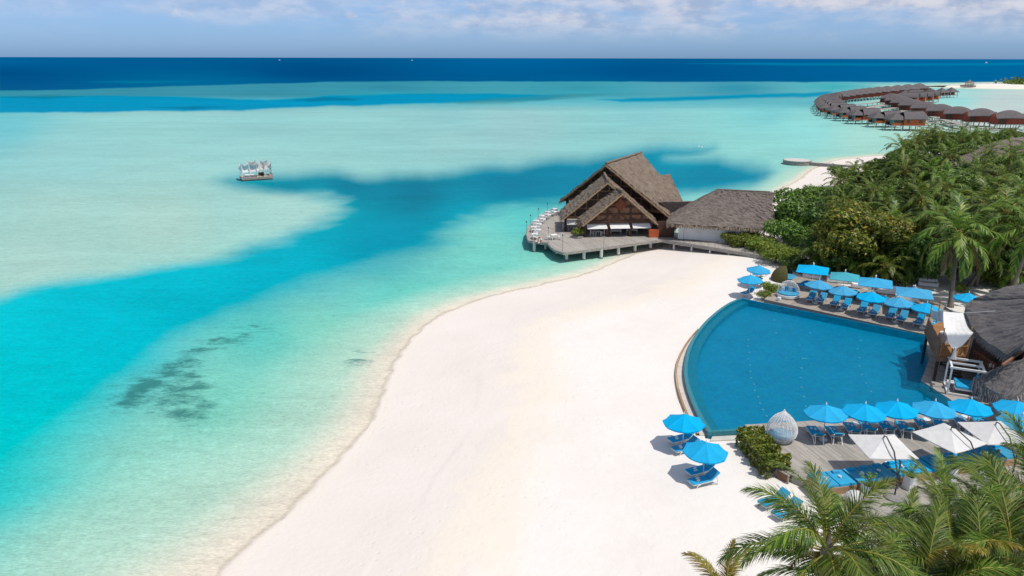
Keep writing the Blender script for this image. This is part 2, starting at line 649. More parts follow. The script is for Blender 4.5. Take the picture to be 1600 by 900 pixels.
def empty(name, loc, rz=0.0, label=None, cat=None, group=None, scale=None):
    o = bpy.data.objects.new(name, None)
    COL.objects.link(o)
    o.empty_display_size = 0.3
    o.location = loc
    o.rotation_euler = (0, 0, rz)
    if scale:
        o.scale = (scale,) * 3 if not hasattr(scale, '__len__') else scale
    return tag(o, label, cat, group)


def kids(o):
    return [c for c in bpy.data.objects if c.parent == o]


_tree = {}


def copy_tree(o, parent=None):
    if o.name not in _tree:
        _tree[o.name] = list(o.children)
    c = o.copy()
    COL.objects.link(c)
    if parent is not None:
        c.parent = parent
    for ch in _tree[o.name]:
        copy_tree(ch, c)
    return c


_used = set()


def place(proto, loc, rz, label, group=None, scale=None):
    """the first time moves the first one built, afterwards copies it with its parts"""
    if proto.name in _used:
        o = copy_tree(proto)
    else:
        _used.add(proto.name)
        if proto.name not in _tree:
            _tree[proto.name] = list(proto.children)
            for ch in proto.children:
                _tree[ch.name] = list(ch.children)
        o = proto
    o.location = loc
    o.rotation_euler = (0, 0, rz)
    if scale:
        o.scale = (scale,) * 3 if not hasattr(scale, '__len__') else scale
    o['label'] = label
    if group:
        o['group'] = group
    return o


ORD = ['first', 'second', 'third', 'fourth', 'fifth', 'sixth', 'seventh', 'eighth', 'ninth', 'tenth', 'eleventh',
       'twelfth', 'thirteenth', 'fourteenth', 'fifteenth', 'sixteenth', 'seventeenth', 'eighteenth', 'nineteenth', 'twentieth']


def ang(p, q):
    return math.atan2(q[1] - p[1], q[0] - p[0])


# ------------------------------------------------------------------ the setting: sea bed and land, sea, deep colours of the water
SHORE_PX = [(300, 945), (345, 900), (440, 810), (520, 735), (575, 670), (602, 620), (622, 570), (650, 525), (690, 495), (750, 470),
            (820, 450), (900, 435), (940, 424), (975, 407), (1003, 396), (1032, 386), (1060, 372), (1110, 350), (1170, 325),
            (1208, 305), (1236, 290), (1268, 268), (1292, 256), (1322, 248), (1392, 242), (1450, 236), (1540, 230), (1700, 228), (2300, 232)]
shore = [G2(*p) for p in SHORE_PX]
# smooth the shoreline
sp_ = np.array([(-16.0, 16.0), (-17.5, 24.0)] + shore)


def catmull(P, k=8):
    out = []
    P = [np.array(p, float) for p in P]
    Q = [2 * P[0] - P[1]] + P + [2 * P[-1] - P[-2]]
    for i in range(1, len(Q) - 2):
        for j in range(k):
            t = j / k
            out.append(0.5 * ((2 * Q[i]) + (-Q[i - 1] + Q[i + 1]) * t + (2 * Q[i - 1] - 5 * Q[i] + 4 * Q[i + 1] - Q[i + 2]) * t * t
                              + (-Q[i - 1] + 3 * Q[i] - 3 * Q[i + 1] + Q[i + 2]) * t ** 3))
    out.append(P[-1])
    return np.array(out)


SHORE = catmull(list(sp_), 5)
LAND = np.vstack([[(-16, -120)], SHORE, [(3000, 190), (3000, -120)]])


def poly_sd(X, Y, poly):
    """signed distance (positive inside) of many points to a polygon"""
    P = np.asarray(poly, float)
    Q = np.roll(P, -1, 0)
    best = np.full(X.shape, 1e30)
    inside = np.zeros(X.shape, bool)
    for (x0, y0), (x1, y1) in zip(P, Q):
        dx, dy = x1 - x0, y1 - y0
        L2 = dx * dx + dy * dy + 1e-12
        t = np.clip(((X - x0) * dx + (Y - y0) * dy) / L2, 0, 1)
        best = np.minimum(best, (X - x0 - t * dx) ** 2 + (Y - y0 - t * dy) ** 2)
        if y0 != y1:
            c = ((y0 > Y) != (y1 > Y)) & (X < (x1 - x0) * (Y - y0) / (y1 - y0 + 1e-30) + x0)
            inside ^= c
    d = np.sqrt(best)
    return np.where(inside, d, -d)


def sstep(x, a, b):
    t = np.clip((x - a) / (b - a), 0, 1)
    return t * t * (3 - 2 * t)


def vnoise(X, Y, seed):
    rs = np.random.RandomState(seed)
    T = rs.rand(256, 256)
    xi, yi = np.floor(X).astype(int), np.floor(Y).astype(int)
    fx, fy = X - xi, Y - yi
    fx, fy = fx * fx * (3 - 2 * fx), fy * fy * (3 - 2 * fy)
    a, b = T[xi % 256, yi % 256], T[(xi + 1) % 256, yi % 256]
    c, d = T[xi % 256, (yi + 1) % 256], T[(xi + 1) % 256, (yi + 1) % 256]
    return (a * (1 - fx) + b * fx) * (1 - fy) + (c * (1 - fx) + d * fx) * fy - 0.5


def fbm(X, Y, seed, o=4):
    s, amp = 0, 1.0
    for i in range(o):
        s = s + amp * vnoise(X * 2 ** i, Y * 2 ** i, seed + i)
        amp *= 0.55
    return s


def land_height(sd):
    up = 1.0 * sstep(sd, 0, 15) * 0.55 + 0.45 * np.clip(sd / 14, 0, 1)
    down = -2.2 * (1 - np.exp(-np.maximum(-sd, 0) / 22.0))
    return np.where(sd > 0, up, down)


SAND_Z = 1.0


def polar_sheet(ncol, rows, az=1.06):
    A = np.linspace(-az, az, ncol)
    Rr = np.array(rows)
    AA, RR = np.meshgrid(A, Rr)
    return RR * np.sin(AA), RR * np.cos(AA)


def grid_mesh(name, X, Y, Z, mat, attrs):
    nr, nc = X.shape
    me = bpy.data.meshes.new(name)
    idx = np.arange(nr * nc).reshape(nr, nc)
    quads = np.stack([idx[:-1, :-1], idx[:-1, 1:], idx[1:, 1:], idx[1:, :-1]], -1).reshape(-1, 4)
    me.vertices.add(nr * nc)
    me.vertices.foreach_set('co', np.stack([X, Y, Z], -1).ravel())
    me.loops.add(quads.size)
    me.loops.foreach_set('vertex_index', quads.ravel()[::1])
    me.polygons.add(len(quads))
    me.polygons.foreach_set('loop_start', np.arange(0, quads.size, 4))
    me.polygons.foreach_set('loop_total', np.full(len(quads), 4))
    me.polygons.foreach_set('use_smooth', np.ones(len(quads), bool))
    me.update(calc_edges=True)
    for k, v in attrs.items():
        if v.ndim == 3:
            a = me.attributes.new(k, 'FLOAT_COLOR', 'POINT')
            a.data.foreach_set('color', np.concatenate([v, np.ones(v.shape[:2] + (1,))], -1).astype(np.float32).ravel())
        else:
            a = me.attributes.new(k, 'FLOAT', 'POINT')
            a.data.foreach_set('value', v.astype(np.float32).ravel())
    me.validate()
    if me.polygons[0].normal.z < 0:
        me.flip_normals()
    me.materials.append(mat)
    o = bpy.data.objects.new(name, me)
    COL.objects.link(o)
    o['kind'] = 'structure'
    return o


def attr(m, name, out='Fac'):
    a = m.n('ShaderNodeAttribute', attribute_name=name)
    return a.outputs[out]


# land
mm = Mat('white coral sand')
wet = attr(mm, 'wet')
litter = attr(mm, 'litter')
fine = mm.noise(1.2, 8, 0.65)
wide = mm.noise(0.09, 5, 0.6)
streak = mm.noise(0.16, 5, 0.6, dist=1.2)
dry = mm.ramp(mm.math('ADD', mm.math('MULTIPLY', wide, 0.7), mm.math('MULTIPLY', fine, 0.3)),
              [(0.36, (0.715, 0.675, 0.635)), (0.5, (0.745, 0.712, 0.68)), (0.66, (0.77, 0.74, 0.71))])
damp = mm.ramp(wide, [(0.35, (0.70, 0.645, 0.60)), (0.65, (0.735, 0.685, 0.645))])
edge = mm.rng(mm.math('ADD', wet, mm.math('MULTIPLY', mm.math('SUBTRACT', streak, 0.5), 7.0)), 11.0, 13.0)
strand = mm.math('MULTIPLY', mm.rng(mm.math('ADD', wet, mm.math('MULTIPLY', mm.math('SUBTRACT', streak, 0.5), 9.0)), 9.5, 12.0),
                 mm.rng(mm.math('ADD', wet, mm.math('MULTIPLY', mm.math('SUBTRACT', streak, 0.5), 9.0)), 17.0, 12.5))
c1 = mm.mix(edge, damp, dry)
c1 = mm.mix(mm.math('MULTIPLY', strand, 0.8), c1, (0.755, 0.69, 0.60))
soak = mm.rng(mm.math('ADD', wet, mm.math('MULTIPLY', mm.math('SUBTRACT', streak, 0.5), 1.2)), 0.1, 1.7)
under = mm.rng(wet, -3.5, -0.3)
c1 = mm.mix(soak, mm.mix(under, (0.72, 0.70, 0.62), (0.73, 0.675, 0.62)), c1)
c1 = mm.mix(litter, c1, mm.ramp(fine, [(0.3, (0.05, 0.038, 0.024)), (0.7, (0.16, 0.125, 0.085))]))  # grove floor: leaf litter, with the trees' shade painted in as dark brown
mm.set(Base_Color=c1, Roughness=0.92)
mm.b.inputs['Specular IOR Level'].default_value = 0.1
pits = mm.noise(2.6, 3, 0.5)
prints = mm.n('ShaderNodeTexVoronoi')
prints.inputs['Scale'].default_value = 1.5
mm.link(mm.co(), prints.inputs['Vector'])
trod = mm.rng(mm.noise(0.11, 3, 0.5, dist=0.8), 0.46, 0.62)
dents = mm.math('MULTIPLY', mm.rng(prints.outputs['Distance'], 0.05, 0.3), trod)
mm.bump(mm.math('ADD', mm.math('ADD', mm.math('MULTIPLY', fine, 0.6), pits), mm.math('MULTIPLY', dents, 0.9)), 0.42, 0.09)

rows = list(np.geomspace(3.0, 20.0, 24)[:-1]) + list(np.geomspace(20, 400, 430)) + list(np.geomspace(410, 60000, 60))
X, Y = polar_sheet(520, rows)
SD = poly_sd(X, Y, LAND)
wob = fbm(X / 9, Y / 9, 3) * 0.9
SDw = SD + wob * sstep(np.hypot(X, Y), 20, 60)
Z = land_height(SDw)
# a sand bank far out on the right
bank = [(1430, 134.5), (1495, 133.6), (1520, 131.5), (1575, 129.5), (1700, 129), (2100, 131), (2100, 143), (1600, 139.2), (1560, 138.6), (1500, 137.2)]
SB = poly_sd(X, Y, [G2(*p) for p in bank])
Z = np.maximum(Z, np.where(SB > 0, np.minimum(SB / 25, 1) * 1.6, -9))
FOREST_PX = [(1220, 412), (1255, 398), (1215, 372), (1205, 340), (1215, 318), (1250, 305), (1330, 275), (1410, 252), (1450, 238), (1700, 240), (2300, 260),
             (2300, 420), (1640, 428), (1560, 430), (1500, 428), (1460, 436), (1440, 440), (1340, 428)]
SF = poly_sd(X, Y, [G2(p[0], p[1], 1.0) for p in FOREST_PX])
lit = sstep(SF + fbm(X / 4, Y / 4, 11) * 3, -0.5, 2.5)
Z = Z + np.where(SDw > 8, fbm(X / 3.0, Y / 3.0, 23) * 0.05 + fbm(X / 14, Y / 14, 29) * 0.12, 0)
PIT = [G2(*p, 1.5) for p in [(1160, 466), (1130, 482), (1105, 504), (1085, 533), (1075.5, 564), (1074.5, 580), (1083, 616), (1099, 651), (1112, 671.5), (1163, 668.5), (1163, 663), (1300, 657), (1520, 643),
                               (1500, 634), (1488, 626), (1439, 594), (1452, 562), (1446, 524)]]
SPIT = poly_sd(X, Y, PIT)
Z = np.where(SPIT > -0.35, -1.2, Z)          # excavation for the pool
WETV = np.where(SB > 0, 20, SDw)
grid_mesh('sand', X, Y, Z, mm.m, {'wet': WETV, 'litter': lit})

# sea: its colour follows the depth of the water and what lies on the bed
ILL = np.array([1.15, 1.20, 1.235])
rows = [4, 7, 10, 12, 14, 16, 18] + list(np.geomspace(20, 380, 560)) + \
    [CAM_H * F / 1.0 / max(0.02, y) for y in np.linspace(81.5, 0.9, 190)] + [60000, 120000]
rows = sorted(set(rows))
X, Y = polar_sheet(620, rows)
SD = poly_sd(X, Y, LAND) + fbm(X / 9, Y / 9, 3) * 0.9 * sstep(np.hypot(X, Y), 20, 60)
SB = poly_sd(X, Y, [G2(*p) for p in bank])
SD = np.maximum(SD, SB / 6)
# bearing chart of the lagoon: every vertex knows where the photograph shows it
dep = Y * math.cos(PITCH) + CAM_H * math.sin(PITCH)
dep = np.maximum(dep, 1.0)
PX = 800 + F * X / dep
PY = 450 - F * (Y * math.sin(PITCH) - CAM_H * math.cos(PITCH)) / dep
PY = PY + (PX - 800) * math.tan(ROLL)
# natural ragged outlines
LX, LY = X / np.maximum(8, dep * 0.05), Y / np.maximum(8, dep * 0.05)
WX = PX + fbm(LX, LY, 41) * 26
WY = PY + fbm(LX + 50, LY, 51) * 9 * np.clip((PY - 90) / 250, 0.06, 1)


def field(anchors, p=2.6, ky=1.7):
    num = np.zeros(X.shape + (3,))
    den = np.zeros(X.shape)
    for (ax, ay), c in anchors:
        w = 1.0 / (((PX - ax) ** 2 + ((PY - ay) * ky) ** 2) + 300.0) ** (p / 2)
        num += w[..., None] * np.array(lin(c))
        den += w
    return num / den[..., None]


def pmask(poly, soft, k=3.0):
    """mask of a shape on the chart, soft edged (heights count k-fold, they are foreshortened)"""
    sd = poly_sd(WX, WY * k, [(x, y * k) for x, y in poly])
    return sstep(sd, -soft, soft)


SHALLOW = [((0, 190), (112, 192, 203)), ((400, 188), (140, 196, 200)), ((700, 185), (138, 194, 199)), ((1000, 185), (130, 194, 200)), ((1200, 175), (122, 198, 204)), ((800, 200), (148, 195, 199)),
           ((1250, 205), (140, 212, 212)), ((100, 250), (146, 201, 203)), ((400, 232), (150, 204, 204)), ((700, 215), (148, 200, 201)), ((1000, 208), (140, 200, 202)),
           ((1210, 240), (140, 208, 205)), ((100, 330), (160, 204, 198)), ((250, 350), (166, 207, 199)), ((450, 330), (162, 208, 203)), ((60, 410), (164, 206, 199)),
           ((830, 345), (95, 198, 198)), ((760, 400), (118, 205, 196)), ((860, 415), (130, 208, 196)), ((640, 470), (112, 205, 193)), ((520, 520), (128, 205, 190)),
           ((560, 590), (146, 210, 196)), ((400, 520), (98, 196, 190)), ((370, 650), (122, 205, 190)), ((230, 700), (138, 206, 194)), ((330, 790), (138, 213, 198)),
           ((120, 840), (128, 208, 196)), ((0, 790), (100, 203, 195)), ((0, 900), (105, 207, 197)), ((260, 890), (150, 214, 200)), ((1120, 310), (140, 212, 206)),
           ((1230, 275), (150, 212, 206)), ((1350, 225), (158, 212, 204)), ((1560, 165), (184, 202, 204)), ((1530, 185), (190, 205, 204)), ((1460, 200), (175, 208, 195)), ((1500, 150), (140, 214, 214))]
DEEP = [((0, 480), (0, 192, 208)), ((0, 600), (0, 193, 205)), ((150, 480), (0, 184, 203)), ((60, 700), (20, 196, 201)), ((300, 420), (0, 180, 200)), ((450, 400), (0, 172, 195)),
        ((600, 370), (0, 150, 178)), ((650, 300), (0, 120, 148)), ((550, 290), (0, 124, 152)), ((450, 285), (0, 136, 160)), ((370, 283), (0, 150, 172)), ((800, 285), (0, 126, 158)),
        ((950, 265), (0, 128, 160)), ((1120, 265), (0, 132, 163)), ((1060, 237), (0, 145, 174)), ((720, 340), (0, 152, 178)), ((510, 330), (5, 165, 184))]
CH = [(338, 283), (365, 275), (430, 271), (520, 271), (600, 277), (680, 273), (760, 262), (850, 254), (900, 249), (1000, 235), (1040, 230), (1112, 232), (1085, 241),
      (1055, 247), (1130, 247), (1170, 256), (1206, 274), (1190, 290), (1100, 300), (1040, 304), (960, 306), (870, 318), (800, 322), (735, 338), (715, 355), (690, 378), (640, 402),
      (590, 420), (520, 440), (440, 462), (360, 490), (290, 530), (220, 590), (150, 660), (70, 740), (-20, 830), (-400, 1100), (-700, 600), (-100, 480),
      (0, 461), (50, 446), (120, 431), (200, 425), (300, 412), (360, 399), (430, 377), (500, 347), (534, 327), (540, 317), (505, 308), (430, 301), (380, 294), (346, 288)]
shallow = field(SHALLOW)
deep = field(DEEP)
# the channel's lower side fades out slowly, its upper side is crisp
soft_f = np.full(X.shape, 32.0)
soft_f += 105 * sstep(np.minimum(PX, 640) * 0.35 + PY, 540, 800) + 70 * sstep(PY, 370, 470) * sstep(PX, 330, 620)
sd = poly_sd(WX, WY * 2.0, [(x, y * 2.0) for x, y in CH])
ch = sstep(sd / soft_f, -1, 1)
col = shallow * (1 - ch[..., None]) + deep * ch[..., None]


def lay(mask, rgb):
    global col
    c = np.array(lin(rgb)) if isinstance(rgb, tuple) else rgb
    col = col * (1 - mask[..., None]) + c * mask[..., None]


# reef flat, turquoise inner lagoon, deep ocean beyond the reef
FAR = field([((0, 150), (60, 142, 164)), ((200, 142), (62, 138, 160)), ((420, 140), (62, 140, 163)), ((600, 138), (58, 136, 160)), ((900, 138), (62, 145, 166)), ((1150, 138), (56, 142, 168)), ((600, 147), (60, 156, 176)), ((900, 144), (64, 160, 178)), ((1300, 135), (70, 172, 184)), ((1480, 134), (120, 200, 204)), ((1500, 146), (160, 212, 210)), ((1560, 148), (182, 202, 204)), ((1600, 145), (188, 204, 204)), ((1590, 156), (184, 202, 204)), ((1440, 150), (120, 204, 208))], 2.0, 6)
lay(sstep(-WY, -176, -158) * sstep(1330 - PX, -60, 60), np.array(lin((96, 178, 192))))
lay(sstep(-WY, -160, -148), FAR)
lay(pmask([(-900, 153), (0, 151), (150, 149), (300, 152), (420, 156), (520, 150), (640, 147), (760, 146), (880, 149), (850, 156), (700, 161), (560, 165), (450, 168), (380, 172), (200, 174.5), (0, 176), (-900, 180)], 9, 4), (0, 144, 186))
lay(pmask([(925, 156), (1050, 151), (1200, 146.5), (1300, 143), (1300, 150), (1150, 154), (1000, 159)], 8, 4) * 0.85, (0, 140, 180))
lay(pmask([(460, 156), (500, 153), (560, 154), (540, 158), (490, 159)], 8, 4) * 0.55, (20, 100, 130))
lay(pmask([(230, 168), (300, 165), (350, 167), (290, 171)], 8, 4) * 0.5, (10, 100, 140))
lay(pmask([(700, 161), (790, 152), (880, 147), (950, 147), (880, 154), (780, 163)], 9, 4) * 0.6, (66, 136, 146))
lay(pmask([(0, 152), (60, 148), (130, 150), (60, 155)], 8, 4) * 0.5, (40, 110, 130))
OC = field([((0, 93), (14, 96, 150)), ((800, 93), (14, 98, 152)), ((1600, 95), (16, 104, 156)), ((0, 115), (6, 82, 134)), ((500, 112), (4, 78, 130)), ((1000, 112), (4, 84, 138)), ((1500, 118), (8, 100, 150)), ((300, 130), (14, 104, 150)), ((900, 124), (6, 94, 144))], 2.0, 8)
oc_edge = np.interp(PX, [-800, 0, 100, 200, 300, 400, 500, 650, 800, 1000, 1300, 1600, 2400], [146, 142, 140, 137, 134, 131, 128.5, 127, 127, 127.5, 128, 129.5, 131])
lay(sstep(oc_edge - WY, -1.6, 1.6), OC)
lay(pmask([(130, 128), (200, 126), (320, 127), (210, 130)], 6, 5) * 0.5, (40, 128, 160))
lay(pmask([(1080, 99), (1200, 98), (1400, 99), (1640, 98), (1640, 101.5), (1400, 103), (1200, 102)], 6, 5) * 0.55, (30, 132, 172))
# the first metres of water: pale sand shows through, then mint
reach = np.interp(PY, [380, 450, 620, 900], [4.5, 5.2, 7.5, 11.0])
film = np.array(lin((226, 221, 208)))
mint = np.array(lin((174, 213, 199)))
d1 = sstep(-SD / reach, 0.05, 0.75)[..., None]
d2 = sstep(-SD / reach, 0.45, 2.0)[..., None]
near_shore = sstep(-SD / reach, 2.2, 1.0)
rim_col = film * (1 - d1) + mint * d1
col = np.where((SB < -2)[..., None], rim_col * (1 - d2) + col * d2, col)
# colour of the water itself only: brighter than it is lit, so divide by the daylight
col = np.clip((col - np.array([0.016, 0.012, 0.016])) / ILL, 0, 0.95)
reef = np.maximum(np.maximum(pmask([(150, 632), (200, 590), (255, 562), (330, 530), (400, 510), (430, 515), (390, 530), (330, 550), (260, 592), (225, 628), (180, 650)], 26, 1.4),
                  0.85 * pmask([(195, 600), (300, 560), (340, 640), (285, 672), (230, 645)], 34, 1.4)), 0.75 * pmask([(520, 568), (545, 552), (590, 545), (585, 560), (550, 575)], 20, 1.4))
alpha = np.where(SD > 0.4, 0.0, np.maximum(sstep(-SD + fbm(X / 1.7, Y / 1.7, 77) * 0.5, -0.1, 0.7), 0.03))
ripple = np.clip(60 / dep, 0.02, 1.0)

mw = Mat('sea water')
wc = attr(mw, 'depth_colour', 'Color')
al = attr(mw, 'cover')
rp = attr(mw, 'near')
rf = attr(mw, 'reef')
n1 = mw.noise(0.55, 6, 0.62, sc=(0.55, 1.5, 1), dist=0.8)
n2 = mw.noise(2.1, 4, 0.6, sc=(0.6, 1.5, 1), dist=0.6)
n5 = mw.noise(6.5, 3, 0.6, sc=(0.5, 1.5, 1), dist=0.4)
n3 = mw.noise(0.06, 6, 0.6, sc=(0.6, 1.4, 1), dist=0.5)
n4 = mw.noise(0.012, 7, 0.6, sc=(0.35, 1.6, 1))
tone = mw.math('ADD', mw.math('ADD', mw.math('MULTIPLY', mw.math('SUBTRACT', n1, 0.5), 0.36), mw.math('ADD', mw.math('MULTIPLY', mw.math('SUBTRACT', n2, 0.5), 0.5), mw.math('MULTIPLY', mw.math('SUBTRACT', n5, 0.5), mw.rng(rp, 0.3, 0.85, 0.0, 0.75)))),
               mw.math('ADD', mw.math('MULTIPLY', mw.math('SUBTRACT', n3, 0.5), 0.30), mw.math('MULTIPLY', mw.math('SUBTRACT', n4, 0.5), 0.36)))  # wave glints painted into the water colour: ripple noise drives its value
hs = mw.n('ShaderNodeHueSaturation')
mw.link(wc, hs.inputs['Color'])
mw.link(mw.math('ADD', tone, 1.0), hs.inputs['Value'])
patch = mw.noise(0.55, 9, 0.74, sc=(0.7, 1.3, 1), dist=0.25)
rmask = mw.rng(mw.math('ADD', patch, mw.math('MULTIPLY', mw.math('SUBTRACT', rf, 1.0), 0.26)), 0.33, 0.56, 0, 0.80)
specks = mw.math('MULTIPLY', mw.rng(mw.noise(0.7, 5, 0.6), 0.69, 0.76, 0, 0.35), mw.rng(rp, 0.5, 0.9))
wcol = mw.mix(mw.math('MAXIMUM', rmask, specks), hs.outputs[0], (0.022, 0.135, 0.135))
mw.set(Base_Color=wcol, Alpha=al)
mw.b.inputs['Roughness'].default_value = 0.16
mw.link(mw.rng(rp, 0.0, 0.5, 0.42, 0.16), mw.b.inputs['Roughness'])
mw.b.inputs['IOR'].default_value = 1.33
mw.link(mw.rng(rp, 0.05, 0.6, 0.0, 0.002), mw.b.inputs['Specular IOR Level'])
hgt = mw.math('ADD', n1, mw.math('MULTIPLY', n2, 0.5))
bp = mw.n('ShaderNodeBump')
bp.inputs['Distance'].default_value = 0.16
mw.link(mw.rng(rp, 0.0, 1.0, 0.05, 0.55), bp.inputs['Strength'])
mw.link(hgt, bp.inputs['Height'])
mw.link(bp.outputs[0], mw.b.inputs['Normal'])
grid_mesh('sea_water', X, Y, np.zeros(X.shape), mw.m, {'depth_colour': col, 'cover': alpha, 'near': ripple, 'reef': reef})

# ================================================================== restaurant pavilion over the water
def jit(amp, seed):
    rs = random.Random(seed)
    cache = {}

    def f(u, v):
        k = (round(u, 4), round(v, 4))
        if k not in cache:
            cache[k] = Vector((rs.uniform(-amp, amp), rs.uniform(-amp, amp), rs.uniform(-amp, amp)))
        return cache[k]
    return f


def fringe(mb, a, b, out, n_per_m=9, L=0.55, seed=1, drop=-0.75, w=0.09):
    """ragged thatch ends along the edge a-b"""
    rs = random.Random(seed)
    a, b = Vector(a), Vector(b)
    n = int((b - a).length * n_per_m)
    e = (b - a).normalized()
    out = Vector(out)
    for _ in range(n):
        p = a.lerp(b, rs.random()) + Vector((0, 0, rs.uniform(-0.2, 0.08))) - out * rs.uniform(0, 0.25)
        l = L * rs.uniform(0.5, 1.25)
        d = out * rs.uniform(0.25, 0.7) + Vector((0, 0, drop * rs.uniform(0.7, 1.2))) + e * rs.uniform(-0.25, 0.25)
        q = p + d.normalized() * l
        ww = w * rs.uniform(0.6, 1.4)
        mb.add([p - e * ww, p + e * ww, q + e * ww * 0.4, q - e * ww * 0.4], [(0, 1, 2, 3)])


def gable_face(L, Rr, A, ze, parent, mat_back, mat_frame, inset, nrm, posts, king=True, diamond=None, glass_rows=True):
    """a triangular end: dim boarding behind, timber trusses in front"""
    L, Rr, A = Vector(L), Vector(Rr), Vector(A)
    off = Vector(nrm) * -inset
    back = MB()
    back.add([L + off, Rr + off, A + off], [(0, 1, 2)])
    bo = back.build('gable_panel', mat_back, parent)
    fr = MB()
    off2 = Vector(nrm) * -(inset - 0.14)
    base = Rr - L
    H_ = (A - (L + base * 0.5)).length
    for k in range(1, posts):
        t = k / posts
        p = L + base * t
        tA_ = (A - L).dot(base) / base.length_squared
        s = t / tA_ if t < tA_ else (1 - t) / (1 - tA_)
        top = p + Vector((0, 0, max(0.05, s) * (A.z - L.z) * 0.96))
        fr.beam(p + off2, top + off2, 0.2, 0.2)
        if k < posts - 1 or True:
            p2 = L + base * ((k + (1 if t < 0.5 else -1)) / posts)
            fr.beam(p + off2, p2 + off2 + Vector((0, 0, max(0.05, s) * (A.z - L.z) * 0.45)), 0.12, 0.12)
    for z_ in (0.02, 0.26, 0.5, 0.72):
        tA = (A - L).dot(base) / base.length_squared
        l = L.lerp(L + base * tA, z_) + Vector((0, 0, z_ * (A.z - L.z)))
        r = Rr.lerp(L + base * tA, z_) + Vector((0, 0, z_ * (A.z - L.z)))
        fr.beam(l + off2, r + off2, 0.18, 0.2 if z_ > 0.1 else 0.45)
    fr.build('gable_truss', mat_frame, parent)
    if diamond:
        d = MB()
        c, s = Vector(diamond[0]), diamond[1]
        e = base.normalized()
        c = c + off2 + Vector(nrm) * 0.12
        d.add([c - e * s, c - Vector((0, 0, s * 1.05)), c + e * s, c + Vector((0, 0, s * 1.05)),
               c - e * s * .9 + Vector(nrm) * .06, c - Vector((0, 0, s * .95)) + Vector(nrm) * .06, c + e * s * .9 + Vector(nrm) * .06, c + Vector((0, 0, s * .95)) + Vector(nrm) * .06],
              [(0, 1, 5, 4), (1, 2, 6, 5), (2, 3, 7, 6), (3, 0, 4, 7), (4, 5, 6, 7)])
        d.build('diamond_panel', M['red_wood'], parent)
    return bo


def rake(mb, p, q, d, nrm=None):
    mb.beam(p, q, d, 0.26)


DECK_Z = 1.65
REST = Vector((15.0, 112.0, 0))
rest = empty('thatched_restaurant', (0, 0, 0), 0, 'large thatched over-water restaurant with three nested open gables on the grey deck', 'restaurant')


def on_plane(px, py, L, Rr):
    n = Vector((-(Rr - L).y, (Rr - L).x, 0))
    d = ray(px, py)
    o = Vector((0, 0, CAM_H))
    return o + d * (n.dot(L - o) / n.dot(d))


def gable_roof(name, Lp, Rp, Ap, Bp, ze, seed, depth=None, over=0.8, nu=26, thick=0.42, right_back=1.0):
    L, Rr = G(*Lp, ze), G(*Rp, ze)
    A = on_plane(*Ap, L, Rr)
    B = G(*Bp, A.z)
    rdir = (B - A)
    rdir.z = 0
    if depth:
        rdir = rdir.normalized() * depth
    mb = MB([M['thatch'], M['thatch_fringe'], M['brown_wood']])
    J = jit(0.11, seed)
    n = int(rdir.length * 1.6) + 3
    mb.sheet(A, A + rdir, L + rdir, L, n, nu, thick, J)
    mb.sheet(A, A + rdir, Rr + rdir * right_back, Rr, n, nu, thick, J)
    # ridge cap
    cap = [A + rdir * t + Vector((0, 0, 0.1 + 0.05 * math.sin(t * 40))) for t in [i / 12 for i in range(13)]]
    mb.path(cap, 0.2, 7)
    mb.m = 1
    e = (Rr - L).normalized()
    fringe(mb, L, L + rdir, -e, 34, 0.7, seed + 1, w=0.05)
    fringe(mb, Rr, Rr + rdir * right_back, e, 30, 0.7, seed + 2, w=0.05)
    nf = -rdir.normalized()
    fringe(mb, L, A, nf * 0.6, 8, 0.35, seed + 3)
    fringe(mb, Rr, A, nf * 0.6, 8, 0.35, seed + 4)
    # loose straws along the surface
    rs = random.Random(seed + 9)
    for side in (L, Rr):
        nn = (A - side).cross(rdir)
        if nn.z < 0:
            nn = -nn
        nn.normalize()
        dn = (side - A).normalized()
        for _ in range(int(rdir.length * (side - A).length * 1.6)):
            f_ = rs.uniform(0.02, 0.96)
            p = A + rdir * rs.random() * (1 + (right_back - 1) * f_) + (side - A) * f_ + nn * 0.04
            q = p + dn * rs.uniform(0.25, 0.7) + nn * rs.uniform(0.02, 0.12)
            w = rdir.normalized() * rs.uniform(0.015, 0.045)
            mb.add([p - w, p + w, q + w, q - w], [(0, 1, 2, 3)])
    ro = mb.build(name, None, rest)
    # bargeboards (pale rafters on the rim)
    bb = MB()
    f = nf * 0.14 + Vector((0, 0, -thick * 0.75))
    bb.beam(L + f, A + f, 0.12, 0.17)
    bb.beam(Rr + f, A + f, 0.12, 0.17)
    bb.build('bargeboard', M['bench_wood'], ro)
    return L, Rr, A, rdir, nf


L0, R0, A0, D0, N0 = gable_roof('roof', (874, 313), (1047, 338), (947, 256), (1002, 239), 4.3, 11, right_back=0.55)
L1, R1, A1, D1, N1 = gable_roof('roof', (877, 342), (1025, 344), (950, 283), (947, 277), 3.9, 23, 7.5)
L2, R2, A2, D2, N2 = gable_roof('roof', (910, 350), (1028, 348), (973, 300), (967, 297), 3.9, 37, 3.4)
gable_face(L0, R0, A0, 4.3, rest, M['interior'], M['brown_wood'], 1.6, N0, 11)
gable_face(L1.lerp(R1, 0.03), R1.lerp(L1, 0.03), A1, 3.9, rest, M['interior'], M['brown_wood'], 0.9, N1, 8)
gable_face(L2.lerp(R2, 0.04), R2.lerp(L2, 0.04), A2, 3.9, rest, M['brown_wood'], M['dark_wood'], 0.8, N2, 6, diamond=(A2.lerp((L2 + R2) / 2, 0.42), 1.0))

